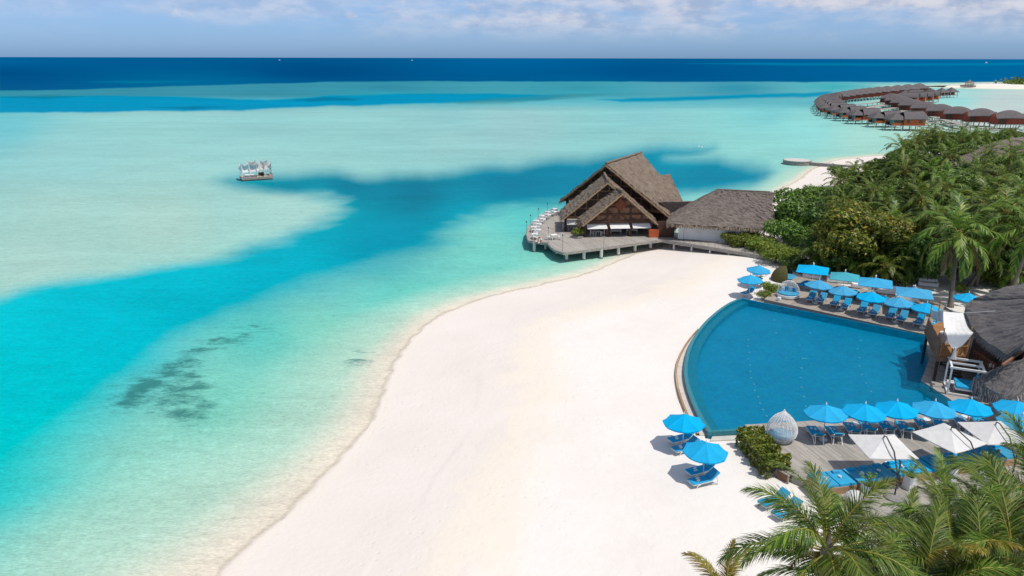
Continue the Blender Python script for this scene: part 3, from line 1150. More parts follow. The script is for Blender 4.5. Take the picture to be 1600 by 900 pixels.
# lower rear roof and the link to the white house
e0 = (R0 - L0).normalized()
B2 = G(1030, 273, 8.6)
B3 = G(1047, 272, 8.6)
mb = MB([M['thatch'], M['thatch_fringe']])
rr = (B3 - B2)
back = D0.normalized() * 6
p_eave = R0 + D0 * 0.45
q_eave = G(1068, 316, 4.2)
mb.sheet(B2 - D0.normalized() * 4 - e0 * 1, B3, q_eave, p_eave, 12, 18, 0.4, jit(0.08, 51))
mb.sheet(B2 - D0.normalized() * 4 - e0 * 1, B3, B3 - e0 * 9 + Vector((0, 0, -4.2)), B2 - e0 * 9 + Vector((0, 0, -4.2)), 12, 10, 0.4, jit(0.08, 52))
mb.m = 1
fringe(mb, p_eave, q_eave, e0, 12, 0.6, 53)
fringe(mb, B3, q_eave, D0.normalized(), 8, 0.5, 54)
mb.build('rear_roof', None, rest)
mb = MB([M['thatch_grey'], M['thatch_fringe']])
la, lb = G(1030, 314, 6.2), G(1090, 314, 6.6)
mb.sheet(la, lb, G(1066, 337, 4.0), G(1050, 333, 4.3), 12, 10, 0.35, jit(0.06, 55))
mb.sheet(la, lb, lb + Vector((1, 5, -2.4)), la + Vector((1, 5, -2.4)), 10, 6, 0.35, jit(0.06, 56))
mb.m = 1
fringe(mb, G(1066, 337, 4.0), G(1050, 333, 4.3), (0, -1, 0), 12, 0.5, 57)
mb.build('link_roof', None, rest)

# inner floor, back wall, posts, awnings of the open ground floor
zc = DECK_Z
front_l, front_r = L2 + N2 * -0.9, R2 + N2 * -0.9
e2 = (R2 - L2).normalized()
for t in (0.055, 0.36, 0.66, 0.94):
    p = front_l.lerp(front_r, t)
    MB().box((p.x, p.y, (zc + 3.95) / 2), (0.42, 0.42, 3.95 - zc), math.atan2(e2.y, e2.x)).build('post', M['dark_wood'], rest)
ts = (0.055, 0.36, 0.66, 0.94)
for i in range(3):
    a, b = front_l.lerp(front_r, ts[i] + 0.02), front_l.lerp(front_r, ts[i + 1] - 0.02)
    mb = MB()
    top = Vector((0, 0, 3.72))
    a_, b_ = Vector((a.x, a.y, 0)), Vector((b.x, b.y, 0))
    o = N2 * 0.75
    mb.sheet(a_ + top, b_ + top, b_ + o + Vector((0, 0, 3.05)), a_ + o + Vector((0, 0, 3.05)), 4, 3, 0.03)
    mb.build('awning', M['white_fabric'], rest)
# side bay posts under the middle gable
for t, m_ in ((0.05, 'dark_wood'), (0.2, 'dark_wood'), (0.97, 'dark_wood')):
    p = L1.lerp(R1, t) + N1 * -1.2
    MB().box((p.x, p.y, (zc + 3.9) / 2), (0.4, 0.4, 3.9 - zc), math.atan2(e2.y, e2.x)).build('post', M[m_], rest)
a, b = L1.lerp(R1, 0.06) + N1 * -0.8, L1.lerp(R1, 0.24) + N1 * -0.8
mb = MB()
mb.sheet(a - Vector((0, 0, .3)), b - Vector((0, 0, .3)), b + N1 * .6 - Vector((0, 0, .95)), a + N1 * .6 - Vector((0, 0, .95)), 4, 3, 0.03)
mb.build('awning', M['white_fabric'], rest)
for t in (0.04, 0.16, 0.28, 0.4, 0.92):
    p = L0.lerp(R0, t) + N0 * -1.7
    MB().box((p.x, p.y, (zc + 4.4) / 2), (0.4, 0.4, 4.4 - zc), math.atan2(e0.y, e0.x)).build('post', M['dark_wood'], rest)
mb = MB()
a, b = L0 + N0 * -1.5, L0 + D0 + N0 * 0
for k in range(9):
    p = L0 + e0 * 1.0 + D0 * (0.08 + k * 0.11)
    mb.box((p.x, p.y, (zc + 4.3) / 2), (0.3, 0.3, 4.3 - zc), 0)
mb.beam(L0 + e0 * 1.0 + D0 * 0.05 + Vector((0, 0, zc + 0.95 - 4.3)), L0 + e0 * 1.0 + D0 + Vector((0, 0, zc + 0.95 - 4.3)), 0.1, 0.12)
mb.beam(L0 + e0 * 1.0 + D0 * 0.05 + Vector((0, 0, 0.1)), L0 + e0 * 1.0 + D0 + Vector((0, 0, 0.1)), 0.2, 0.3)
mb.build('side_colonnade', M['dark_wood'], rest)
mb = MB()
pw = [L0 + e0 * 4 + D0 * 0.25, R0 - e0 * 1.2 + D0 * 0.1]
mb.box(((pw[0].x + pw[1].x) / 2, (pw[0].y + pw[1].y) / 2, (zc + 5.5) / 2), ((pw[1] - pw[0]).length, 0.25, 5.5 - zc), math.atan2(e0.y, e0.x))
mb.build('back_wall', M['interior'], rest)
p = G(1022, 372, zc)
mb = MB()
mb.box((p.x, p.y + 0.6, zc + 0.6), (1.5, 0.5, 1.2), 0.1)
mb.build('counter', M['orange_wood'], rest)

# dining deck
DK = [(826, 375.5), (822.5, 366), (825, 355), (832, 346.5), (844, 339), (859, 333), (872, 329)]
DK2 = [(925, 318), (1062, 352), (1046, 368), (1036.5, 374), (943, 386.5), (881, 394.5), (869, 391), (861, 385.5), (856, 379.5)]
poly = [G2(*p, DECK_Z) for p in DK + DK2]
dk = MB().slab(poly, DECK_Z - 0.12, DECK_Z, 0.35).build('dining_deck', M['deck'])
tag(dk, 'curved grey timber dining deck standing on pale piles over the shallows', 'deck')
mb = MB()
edge_px = DK2[2:] + DK
ep = [G(*p, DECK_Z) for p in edge_px]
ctr = G(930, 360, DECK_Z)
for a, b in zip(ep, ep[1:]):
    i = (ctr - (a + b) / 2).normalized() * 0.06
    mb.beam(a - i + Vector((0, 0, -0.2)), b - i + Vector((0, 0, -0.2)), 0.09, 0.36)
mb.build('fascia', M['deck_edge'], dk)
mb = MB()
for k in range(9):
    a, b = Vector(poly[2]).lerp(Vector(poly[13]), k / 8), Vector(poly[5]).lerp(Vector(poly[8]), k / 8)
    mb.beam((a.x, a.y, DECK_Z - 0.25), (b.x, b.y, DECK_Z - 0.25), 0.15, 0.22)
mb.build('joist_frame', M['grey_post'], dk)
pile_px = [(832, 381.5), (884, 395), (912, 394), (940, 392), (968, 387), (995, 382), (1020, 377), (868, 386), (850, 379), (905, 383), (935, 380), (960, 375)]
for q in pile_px:
    p = G(*q, DECK_Z - 0.4)
    d = (ctr - p)
    d.z = 0
    p = p + d.normalized() * 0.35
    mb = MB([M['lagoon_post'], M['grey_post']])
    mb.tube((p.x, p.y, 0.1), (p.x, p.y, DECK_Z - 0.2), 0.24, 0.24, 12)
    mb.m = 1
    mb.tube((p.x, p.y, -1.6), (p.x, p.y, 0.22), 0.27, 0.27, 12)
    mb.build('pile', None, dk)

# gangway from the deck to the land
gw_px = [(1045, 368.5), (1036.5, 374), (1110, 385.5), (1200, 400.5), (1209, 392)]
gp = [G2(*p, DECK_Z - 0.01) for p in gw_px]
gw = MB().slab(gp, DECK_Z - 0.14, DECK_Z - 0.012, -0.2).build('gangway', M['deck'])
tag(gw, 'grey plank gangway from the dining deck past the white house to the bushes', 'walkway')
mb = MB()
for a, b in zip(gp[1:3], gp[2:4]):
    mb.beam((a[0], a[1] - 0.06, DECK_Z - 0.3), (b[0], b[1] - 0.06, DECK_Z - 0.3), 0.09, 0.42)
mb.build('fascia', M['deck_edge'], gw)
for t in (0.12, 0.3, 0.48, 0.66, 0.84):
    p = Vector(gp[1]).lerp(Vector(gp[3]), t)
    MB().tube((p.x, p.y + 0.5, 0.2), (p.x, p.y + 0.5, DECK_Z - 0.2), 0.15, 0.15, 10).build('pile', M['lagoon_post'], gw)

# lamp posts along the deck edge
lp = empty('lamp_post', (0, 0, 0), 0, 'x', 'lamp post')
MB().tube((0, 0, 0), (0, 0, 2.2), 0.022, 0.02, 8).build('pole', M['dark_metal'], lp)
MB().lathe([(0.03, 2.16), (0.07, 2.2), (0.08, 2.34), (0.1, 2.37), (0.02, 2.45)], 10).build('lantern', M['dark_metal'], lp)
MB().lathe([(0.1, 0), (0.1, 0.03), (0.04, 0.06)], 10).build('base', M['dark_metal'], lp)
lamps = [((822.5, 369.5), 'foremost of the four on the seaward curve of the deck'), ((829, 358.5), 'second along the seaward curve of the deck'),
         ((841, 347.5), 'third along the seaward curve of the deck'), ((855, 338.5), 'last along the seaward curve, nearest the big gable'),
         ((856.5, 379.5), 'at the step between the two deck levels'), ((878.5, 392), 'at the outer corner of the deck by the white chairs'),
         ((943, 390.5), 'at the front edge before the small gable'), ((1067.5, 376.5), 'on the gangway before the white house wall'), ((1193, 399.5), 'at the landward end of the gangway by the bushes')]
for q, w in lamps:
    place(lp, G(*q, DECK_Z), 0, 'thin black lamp post ' + w, 'lamp posts along the deck')

# lifebuoy on the deck edge
lb = empty('lifebuoy', G(841, 375, DECK_Z + 0.3), 0, 'white lifebuoy with red bands hung at the front edge of the deck', 'lifebuoy')
for k in range(8):
    mb = MB()
    a0 = k * PI / 4
    mb.path([(0.42 * math.cos(a0 + t * PI / 16), 0, 0.42 * math.sin(a0 + t * PI / 16)) for t in range(5)], 0.12, 8)
    mb.build('band' if k % 2 else 'ring', M['red'] if k % 2 else M['white'], lb)
MB().tube((0, 0.15, -0.4), (0, 0.15, 0.5), 0.04).build('bracket', M['grey_post'], lb)

# white tables and chairs
tb = empty('dining_table', (0, 0, 0), 0, 'x', 'table')
mb = MB().box((0, 0, 0.73), (0.95, 0.95, 0.05))
mb.build('tabletop', M['white'], tb)
for sx in (-1, 1):
    for sy in (-1, 1):
        MB().box((sx * 0.4, sy * 0.4, 0.353), (0.07, 0.07, 0.7)).build('leg', M['white'], tb)
chp = empty('dining_chair', (0, 0, 0), 0, 'x', 'chair')
MB().box((0, 0, 0.45), (0.5, 0.5, 0.06)).build('seat', M['white'], chp)
mb = MB().box((-0.24, 0, 0.93), (0.05, 0.5, 0.1)).box((-0.24, 0, 0.66), (0.04, 0.5, 0.06))
for k in range(5):
    mb.box((-0.24, -0.2 + k * 0.1, 0.78), (0.03, 0.04, 0.22))
mb.build('backrest', M['white'], chp)
for sy in (-1, 1):
    mb = MB().box((0.02, sy * 0.25, 0.66), (0.48, 0.06, 0.04))
    mb.build('armrest', M['white'], chp)
    for sx in (-1, 1):
        h = 0.97 if sx < 0 else 0.64
        MB().box((sx * 0.235, sy * 0.25, h / 2), (0.05, 0.05, h)).build('leg', M['white'], chp)
T_PX = [(836, 373), (840, 366), (834, 361.5), (842, 357), (838, 351.5), (848, 349), (846, 343.5), (856, 342), (855, 337.5), (866, 337), (866, 332.5)]
where = ['beside the lifebuoy', 'second from the lifebuoy on the deck curve', 'third from the lifebuoy on the deck curve', 'fourth from the lifebuoy on the deck curve',
         'fifth from the lifebuoy on the deck curve', 'sixth from the lifebuoy on the deck curve', 'seventh from the lifebuoy on the deck curve', 'eighth from the lifebuoy on the deck curve',
         'ninth from the lifebuoy on the deck curve', 'tenth from the lifebuoy on the deck curve', 'farthest from the lifebuoy near the big gable']
for i, q in enumerate(T_PX):
    p = G(*q, DECK_Z)
    tang = math.atan2(128.9 - 105.8, 8.2 - 2.5) + 0.2 - i * 0.04
    place(tb, p, tang, 'square white dining table ' + where[i], 'white dining tables on the deck')
    for s in (-1, 1):
        place(chp, (p.x + math.cos(tang) * 0.78 * s, p.y + math.sin(tang) * 0.78 * s, DECK_Z), tang + (0 if s < 0 else PI),
              'one of two white chairs at the table ' + where[i], 'chairs at the table ' + where[i])
for q, w in (((865.5, 374), 'alone on the lower deck'), ((933, 368), 'under the small gable, left bay'), ((890, 359), 'inside the left bay under the middle gable')):
    p = G(*q, DECK_Z)
    place(tb, p, 0.3, 'square white dining table ' + w, 'white dining tables on the deck')
    for s in (-1, 1):
        place(chp, (p.x + 0.85 * s, p.y - 0.1, DECK_Z), 0.1 + (0 if s < 0 else PI), 'one of two white chairs at the table ' + w, 'chairs at the table ' + w)
bn = empty('slatted_bench', (0, 0, 0), 0, 'x', 'bench')
MB().box((0, 0, 0.44), (1.7, 0.55, 0.06)).build('seat', M['white'], bn)
mb = MB().box((0, -0.27, 0.95), (1.7, 0.05, 0.09)).box((0, -0.27, 0.52), (1.7, 0.04, 0.07))
for k in range(13):
    mb.box((-0.75 + k * 0.125, -0.27, 0.73), (0.05, 0.03, 0.36))
mb.build('backrest', M['white'], bn)
for sx in (-1, 1):
    MB().box((sx * 0.82, 0, 0.62), (0.06, 0.55, 0.05)).build('armrest', M['white'], bn)
    for sy in (-1, 1):
        MB().box((sx * 0.82, sy * 0.245, 0.31), (0.06, 0.06, 0.62)).build('leg', M['white'], bn)
for q, w in (((962, 365), 'in the middle bay of the small gable'), ((987, 364), 'in the right bay of the small gable')):
    place(bn, G(*q, DECK_Z), 0.05, 'white slatted garden bench ' + w, 'white benches under the small gable')


# ------------------------------------------------------------------ white house beside the restaurant
wh = empty('white_thatched_house', (0, 0, 0), 0, 'long white-walled house under a steep grey thatched hip roof, half hidden by bushes', 'house')
ZE, ZR = 4.25, 9.0
EL, ER = G(1041, 349, ZE), G(1196, 358, ZE)
RL, RR_ = G(1120, 296, ZR), G(1203, 300, ZR)
ed = (ER - EL).normalized()
perp = Vector((-ed.y, ed.x, 0))
depth_h = max(6.0, perp.dot(RL - EL) * 2)
BL, BR = EL + perp * depth_h, ER + perp * depth_h
mb = MB([M['thatch_grey'], M['thatch_fringe']])
J = jit(0.09, 61)
ER2, BR2 = ER + ed * 1.6, BR + ed * 1.6
mb.sheet(RL, RR_, ER2, EL, 34, 26, 0.4, J)
mb.sheet(RL, RR_, BR2, BL, 24, 14, 0.4, J)
mb.sheet(RL, RL + Vector((0.01, 0.01, 0)), BL, EL, 10, 18, 0.4, J)
mb.sheet(RR_, RR_ + Vector((0.01, 0.01, 0)), ER2, BR2, 10, 14, 0.4, J)
mb.path([RL.lerp(RR_, t / 10) + Vector((0, 0, 0.0)) for t in range(11)], 0.14, 7)
mb.m = 1
fringe(mb, EL, ER2, -perp, 44, 0.5, 62, w=0.045)
fringe(mb, EL, BL, -ed, 12, 0.5, 63)
fringe(mb, ER2, BR2, ed, 24, 0.5, 64, w=0.05)
mb.build('roof', None, wh)
g0 = RR_ + ed * 0.25 - Vector((0, 0, 0.15))
mb = MB([M['thatch_grey'], M['interior']])
mb.sheet(RR_ - ed * 1.0, RR_ + ed * 0.7, RR_ + ed * 0.5 - perp * 1.0 - Vector((0, 0, 1.35)), RR_ - ed * 1.0 - perp * 1.0 - Vector((0, 0, 1.6)), 4, 4, 0.2)
mb.sheet(RR_ - ed * 1.0, RR_ + ed * 0.7, RR_ + ed * 0.5 + perp * 1.0 - Vector((0, 0, 1.35)), RR_ - ed * 1.0 + perp * 1.0 - Vector((0, 0, 1.6)), 4, 4, 0.2)
mb.m = 1
mb.add([g0, g0 + perp * 0.95 - Vector((0, 0, 1.4)), g0 - perp * 0.95 - Vector((0, 0, 1.4))], [(0, 1, 2)])
mb.build('gablet', None, wh)
wl, wr = EL + perp * 1.2 + ed * 1.8, ER + perp * 1.2 - ed * 0.8
wc_ = (wl + wr) / 2 + perp * (depth_h / 2 - 1.3)
mb = MB().box((wc_.x, wc_.y, 3.05), ((wr - wl).length, depth_h - 2.6, 2.6), math.atan2(ed.y, ed.x))
wo = mb.build('wall', M['white_wall'], wh)
mb = MB()
for z_ in (2.1, 2.6, 3.1, 3.6):
    mb.beam(wl - perp * 0.012 + Vector((0, 0, z_ - ZE)), wr - perp * 0.012 + Vector((0, 0, z_ - ZE)), 0.03, 0.03)
mb.beam(wl - perp * 0.04 + Vector((0, 0, 1.8 - ZE)), wr - perp * 0.04 + Vector((0, 0, 1.8 - ZE)), 0.1, 0.14)
mb.build('siding_strip', M['white'], wo)
for t in (0.05, 0.3, 0.55, 0.8):
    p = wl.lerp(wr, t) + perp * 0.2
    MB().box((p.x, p.y, 1.2), (0.3, 0.3, 1.2), math.atan2(ed.y, ed.x)).build('stilt', M['white'], wh)
for t in (0.5, 0.6):
    p = wl.lerp(wr, t) - perp * 0.06
    MB().box((p.x, p.y, 3.98), (0.95, 0.1, 0.3), math.atan2(ed.y, ed.x)).build('vent', M['grey_post'], wh)
mb = MB()
a, b = G(1030, 372, DECK_Z), G(1052, 372, DECK_Z)
mb.box(((a.x + b.x) / 2, (a.y + b.y) / 2 + 0.7, DECK_Z + 1.25), (2.6, 0.3, 2.5), 0)
mb.build('entrance_panel', M['dark_wood'], wh)

# ================================================================== swimming pool
WATER_Z = 1.52
POOL_PX = [(1160, 466), (1144, 473), (1130, 482), (1117, 492.5), (1105, 504), (1094, 518), (1085, 533), (1079, 548), (1075.5, 564), (1074.5, 580), (1077, 597), (1083, 616), (1090, 633), (1099, 651), (1112, 671.5)]
arc = [G2(*p, WATER_Z) for p in POOL_PX]
arc = [tuple(p) for p in catmull([np.array(p) for p in arc], 4)]
south = [G2(*p, WATER_Z) for p in ((1163, 668.5), (1163, 663), (1300, 655), (1420, 648), (1520, 641))]
east = [G2(*p, WATER_Z) for p in ((1500, 634), (1488, 626), (1439, 594), (1452, 562), (1446, 524))]
pool_poly = arc + south + east
pool = empty('infinity_pool', (*G2(1260, 560, WATER_Z), 0), 0, 'crescent-shaped infinity pool of deep blue water beside the white sand', 'swimming pool')
P0 = pool.location.copy()


def loc(poly):
    return [(x - P0.x, y - P0.y) for x, y in poly]


mf = Mat('blue pool mosaic')
vv = mf.n('ShaderNodeTexVoronoi')
vv.inputs['Scale'].default_value = 4.5
mf.link(mf.co(), vv.inputs['Vector'])
nf_ = mf.noise(0.25, 4)
mf.set(Base_Color=mf.mix(0.12, mf.ramp(nf_, [(0.3, (0.001, 0.21, 0.36)), (0.7, (0.003, 0.255, 0.42))]), vv.outputs['Color'], 'OVERLAY'), Roughness=0.5)
mt = Mat('teal pool edge mosaic')
bk = mt.n('ShaderNodeTexBrick')
bk.offset = 0
for k, v in (('Scale', 1.0), ('Mortar Size', 0.012), ('Brick Width', 0.16), ('Row Height', 0.16)):
    bk.inputs[k].default_value = v
bk.inputs['Color1'].default_value = (0.004, 0.15, 0.21, 1)
bk.inputs['Color2'].default_value = (0.008, 0.20, 0.26, 1)
bk.inputs['Mortar'].default_value = (0.05, 0.26, 0.30, 1)
mt.link(mt.co('UV'), bk.inputs['Vector'])
mt.set(Base_Color=bk.outputs[0], Roughness=0.3)
MB().slab(loc(pool_poly), -0.2, 0.70).build('floor', mf.m, pool)
# ledge under the overflow edge, one step down from the rim
PA = [Vector((p[0] - P0.x, p[1] - P0.y, 0)) for p in arc]
cen = Vector((sum(p.x for p in PA) / len(PA) + 8, sum(p.y for p in PA) / len(PA), 0))


def offset_line(pts, d, d0=None):
    out = []
    for i, p in enumerate(pts):
        t = (pts[min(i + 1, len(pts) - 1)] - pts[max(i - 1, 0)]).normalized()
        n = Vector((-t.y, t.x, 0))
        if n.dot(cen - p) < 0:
            n = -n
        k = 1.0 if d0 is None else min(1.0, i / 14)
        out.append(p + n * (d if d0 is None else d0 + (d - d0) * k))
    return out


def band(mb, la_, lb_, z0, z1):
    """wall-like strip between two lines, from z0 up to z1"""
    n = len(la_)
    run = 0
    for i in range(n - 1):
        a, b, c, d = la_[i], la_[i + 1], lb_[i + 1], lb_[i]
        L = (b - a).length
        up0, up1 = Vector((0, 0, z0)), Vector((0, 0, z1))
        w = (d - a).length
        mb.add([a + up1, b + up1, c + up1, d + up1], [(0, 1, 2, 3)], [(run, 0), (run + L, 0), (run + L, w), (run, w)])
        mb.add([a + up0, b + up0, b + up1, a + up1], [(0, 1, 2, 3)], [(run, z0), (run + L, z0), (run + L, z1), (run, z1)])
        mb.add([d + up0, c + up0, c + up1, d + up1], [(3, 2, 1, 0)], [(run, z0), (run + L, z0), (run + L, z1), (run, z1)])
        run += L


mb = MB()
band(mb, offset_line(PA, 0.0), offset_line(PA, 0.8), 0.70, 1.22)
mb.build('ledge', mt.m, pool)
mb = MB()
band(mb, offset_line(PA, -0.32), offset_line(PA, 0.0), 0.3, WATER_Z - 0.03)
mb.build('overflow_rim', mt.m, pool)
mb = MB()
band(mb, offset_line(PA[18:], -0.9, -0.5), offset_line(PA[18:], -0.322, -0.322), 0.3, 1.06)
mb.build('catch_basin', M['pale_stone'], pool)
mb = MB()
band(mb, offset_line(PA[18:], -1.06, -0.58), offset_line(PA[18:], -0.902, -0.502), 0.3, 1.24)
mb.build('kerb', M['bench_wood'], pool)
SP = [PA[-1]] + [Vector((p[0] - P0.x, p[1] - P0.y, 0)) for p in south[:1]]
mb = MB()
band(mb, [p + Vector((0, -0.25, 0)) for p in SP], SP, 0.3, WATER_Z - 0.03)
mb.build('overflow_rim', mt.m, pool)
mb = MB()
a, b = SP[0] + Vector((-0.3, -0.9, 0)), SP[1] + Vector((0.4, -0.9, 0))
band(mb, [a, b], [a + Vector((0.3, 0.62, 0)), b + Vector((0, 0.62, 0))], 0.3, 1.12)
mb.build('kerb', M['pale_stone'], pool)
MB().box((PA[-1].x - 0.16, PA[-1].y - 0.14, 0.9), (0.36, 0.3, 1.22), 0.4).build('corner_block', mt.m, pool)
OTH = [Vector((p[0] - P0.x, p[1] - P0.y, 0)) for p in [south[1]] + south[2:] + east + [arc[0]]]
mb = MB()
for a, b in zip(OTH, OTH[1:]):
    band(mb, [a, b], [a + (b - a).normalized().cross(Vector((0, 0, 1))) * 0.2, b + (b - a).normalized().cross(Vector((0, 0, 1))) * 0.2], 0.1, WATER_Z - 0.05)
mb.build('basin_wall', M['waterline'], pool)
# small lamps in the pool floor, in five rows
mb0 = None
k = 0
LIGHTS = [((1170, 531), (1198, 650), 13), ((1257, 560), (1264, 650), 7), ((1343, 532), (1362, 612), 7), ((1228, 480), (1212, 520), 3), ((1265, 520), (1254, 560), 3)]
for a, b, n in LIGHTS:
    for i in range(n):
        t = i / (n - 1)
        q = (a[0] + (b[0] - a[0]) * t + random.uniform(-2, 2) - 9 * math.sin(PI * t), a[1] + (b[1] - a[1]) * t)
        p = G(*q, 0.72)
        if mb0 is None:
            mb0 = MB().lathe([(0.1, 0), (0.1, 0.03), (0.07, 0.05)], 8).build('floor_lamp', M['floor_lamp'], pool)
            o = mb0
        else:
            o = mb0.copy()
            COL.objects.link(o)
        o.location = (p.x - P0.x, p.y - P0.y, 0.705)
# the water: clear and blue, rippled
mp_ = Mat('pool water')
gl = mp_.n('ShaderNodeBsdfGlossy')
gl.inputs['Roughness'].default_value = 0.06
tp = mp_.n('ShaderNodeBsdfTransparent')
tp.inputs[0].default_value = (0.60, 0.93, 0.985, 1)
df = mp_.n('ShaderNodeBsdfDiffuse')
df.inputs[0].default_value = (0.0, 0.22, 0.39, 1)
ad = mp_.n('ShaderNodeMixShader')
wv = mp_.noise(1.3, 5, 0.6, dist=0.8)
wv2 = mp_.noise(3.6, 3, 0.5, dist=0.4)
mp_.link(mp_.rng(mp_.math('ADD', mp_.math('MULTIPLY', wv, .6), mp_.math('MULTIPLY', wv2, .4)), 0.35, 0.65, 0.16, 0.36), ad.inputs[0])
mp_.link(tp.outputs[0], ad.inputs[1])
mp_.link(df.outputs[0], ad.inputs[2])
fr = mp_.n('ShaderNodeFresnel')
fr.inputs['IOR'].default_value = 1.33
bp = mp_.n('ShaderNodeBump')
bp.inputs['Strength'].default_value = 0.35
bp.inputs['Distance'].default_value = 0.1
mp_.link(mp_.math('ADD', wv, mp_.math('MULTIPLY', wv2, 0.5)), bp.inputs['Height'])
for x in (gl, fr):
    mp_.link(bp.outputs[0], x.inputs['Normal'])
mx = mp_.n('ShaderNodeMixShader')
mp_.link(mp_.math('MULTIPLY', fr.outputs[0], 0.07), mx.inputs[0])
mp_.link(ad.outputs[0], mx.inputs[1])
mp_.link(gl.outputs[0], mx.inputs[2])
mp_.link(mx.outputs[0], mp_.out.inputs['Surface'])
mb = MB()
mb.add([(x, y, WATER_Z) for x, y in loc(pool_poly)], [tuple(range(len(pool_poly)))])
w_o = mb.build('water', mp_.m, pool)
if w_o.data.polygons[0].normal.z < 0:
    w_o.data.flip_normals()

# pool decks
DZ = 1.62
nd_px = [(1161, 465), (1195, 468.5), (1447, 522.5), (1500, 530), (1520, 500), (1470, 478), (1246, 436), (1222, 446), (1208, 460)]
nd_px = [(1194, 467.5), (1447, 522.5), (1500, 534), (1515, 505), (1470, 474), (1246, 432), (1222, 446)]
nd = MB().slab([G2(*p, DZ) for p in nd_px], 0.5, DZ, ang(G2(1200, 468, DZ), G2(1445, 521, DZ))).build('sunbathing_deck', M['deck_warm'])
tag(nd, 'warm grey plank sun deck along the far edge of the pool', 'deck')
sd_px = [(1163, 663.5), (1300, 655.5), (1420, 648.5), (1530, 641), (1800, 628), (1800, 790), (1500, 830), (1320, 800), (1262, 752), (1238, 742), (1200, 688)]
sdo = MB().slab([G2(*p, DZ) for p in sd_px], 0.5, DZ, ang(G2(1240, 690, DZ), G2(1330, 760, DZ)) + PI / 2).build('sunbathing_deck', M['deck'])
tag(sdo, 'wide weathered grey plank deck on the near side of the pool', 'deck')
ed_px = [(1446, 524), (1452, 562), (1439, 594), (1488, 626), (1500, 634), (1530, 641), (1640, 634), (1640, 520), (1520, 505)]
edo = MB().slab([G2(*p, DZ - 0.01) for p in ed_px], 0.5, DZ - 0.012, 0.6).build('terrace', M['deck'])
tag(edo, 'shaded plank terrace under the dark thatched pool bar', 'deck')

# ================================================================== sunshades and loungers
def canopy_mb(Rr, z0, z1, n=8, sag=0.05, rot=0.0, valance=0.1, square=None):
    """n gores sagging between the ribs; returns the cloth"""
    mb = MB()
    rings = 5
    per = 4
    pts = []
    N = n * per
    for i in range(rings + 1):
        t = i / rings
        row = []
        for k in range(N):
            g, f = divmod(k, per)
            a0, a1 = rot + 2 * PI * g / n, rot + 2 * PI * (g + 1) / n
            f /= per
            x = (math.cos(a0) * (1 - f) + math.cos(a1) * f) * Rr * t
            y = (math.sin(a0) * (1 - f) + math.sin(a1) * f) * Rr * t
            z = z1 + (z0 - z1) * (t ** 0.92) - sag * math.sin(PI * f) * t * 1.2
            row.append((x, y, z))
        pts.append(row)
    vs = [p for row in pts for p in row]
    fs = []
    for i in range(rings):
        for k in range(N):
            k2 = (k + 1) % N
            fs.append((i * N + k, (i + 1) * N + k, (i + 1) * N + k2, i * N + k2))
    mb.add(vs, fs)
    low = [(x, y, z - valance) for x, y, z in pts[-1]]
    o = len(vs)
    mb.add(pts[-1] + low, [(k, k + N, (k + 1) % N + N, (k + 1) % N) for k in range(N)])
    # underside a little below, so the cloth has a body
    und = [(x * 0.985, y * 0.985, z - 0.03) for x, y, z in vs]
    mb.add(und, [f[::-1] for f in fs])
    return mb


def umbrella_proto(cloth):
    um = empty('sun_umbrella', (0, 0, 0), 0, 'x', 'umbrella')
    rot = PI / 8
    canopy_mb(1.5, 2.12, 2.78, 8, 0.06, rot).build('canopy', cloth, um)
    MB().tube((0, 0, 0), (0, 0, 2.75), 0.032, 0.028, 8).build('pole', M['alu'], um)
    MB().lathe([(0.02, 2.74), (0.06, 2.8), (0.05, 2.86), (0.015, 2.98)], 8).build('finial', M['white'], um)
    for k in range(8):
        a = rot + k * PI / 4
        MB().beam((0.05 * math.cos(a), 0.05 * math.sin(a), 2.70), (1.46 * math.cos(a), 1.46 * math.sin(a), 2.075), 0.025, 0.03).build('rib', M['alu'], um)
    MB().lathe([(0.3, 0.0), (0.3, 0.06), (0.06, 0.1), (0.05, 0.3)], 14).build('base', M['white'], um)
    return um


def at_top(px, py, base_z, h=2.78):
    p = G(px, py, base_z + h)
    return Vector((p.x, p.y, base_z))


um_blue = umbrella_proto(M['blue_fabric'])
_rt = random.Random(31)


def tilt(*a):
    o = place(*a)
    o.rotation_euler[0], o.rotation_euler[1] = R(_rt.uniform(-2.2, 2.2)), R(_rt.uniform(-2.2, 2.2))
    return o


S_UM = [((1294, 633), 'the one beside the white egg-shaped pod'), ((1352, 631), 'the second from the egg-shaped pod'), ((1405, 627), 'the third from the egg-shaped pod'),
        ((1462, 627), 'the fourth from the egg-shaped pod'), ((1519, 624), 'just below the white cabana frame'), ((1591, 625.5), 'under the shaggy bar eave'), ((1598, 647), 'beside the shaggy eave, nearer the palms')]
for i, (q, w) in enumerate(S_UM):
    tilt(um_blue, at_top(*q, DZ), 0.1 * i, 'blue octagonal umbrella on the near pool deck, ' + w, 'blue umbrellas on the near pool deck')
N_UM = [((1279, 437), 'at the end by the open daybed'), ((1320, 446.5), 'second from the open daybed'), ((1362, 455), 'third from the open daybed'),
        ((1406.5, 464), 'fourth from the open daybed'), ((1448.5, 473), 'at the balcony end of the row')]
for i, (q, w) in enumerate(N_UM):
    tilt(um_blue, at_top(*q, DZ), 0.13 * i, 'blue octagonal umbrella on the far pool deck, ' + w, 'blue umbrellas on the far pool deck')
B_UM = [((1071, 647.5), 'beach umbrella shading a lounger beside the pool kerb'), ((1103, 691), 'beach umbrella, the nearer of the two left of the hedge'),
        ((1185, 414), 'beach umbrella farthest along the sand by the gangway'), ((1174, 429), 'beach umbrella just before the far pool corner'), ((1513, 457.5), 'umbrella on the sand behind the dark bar roof')]
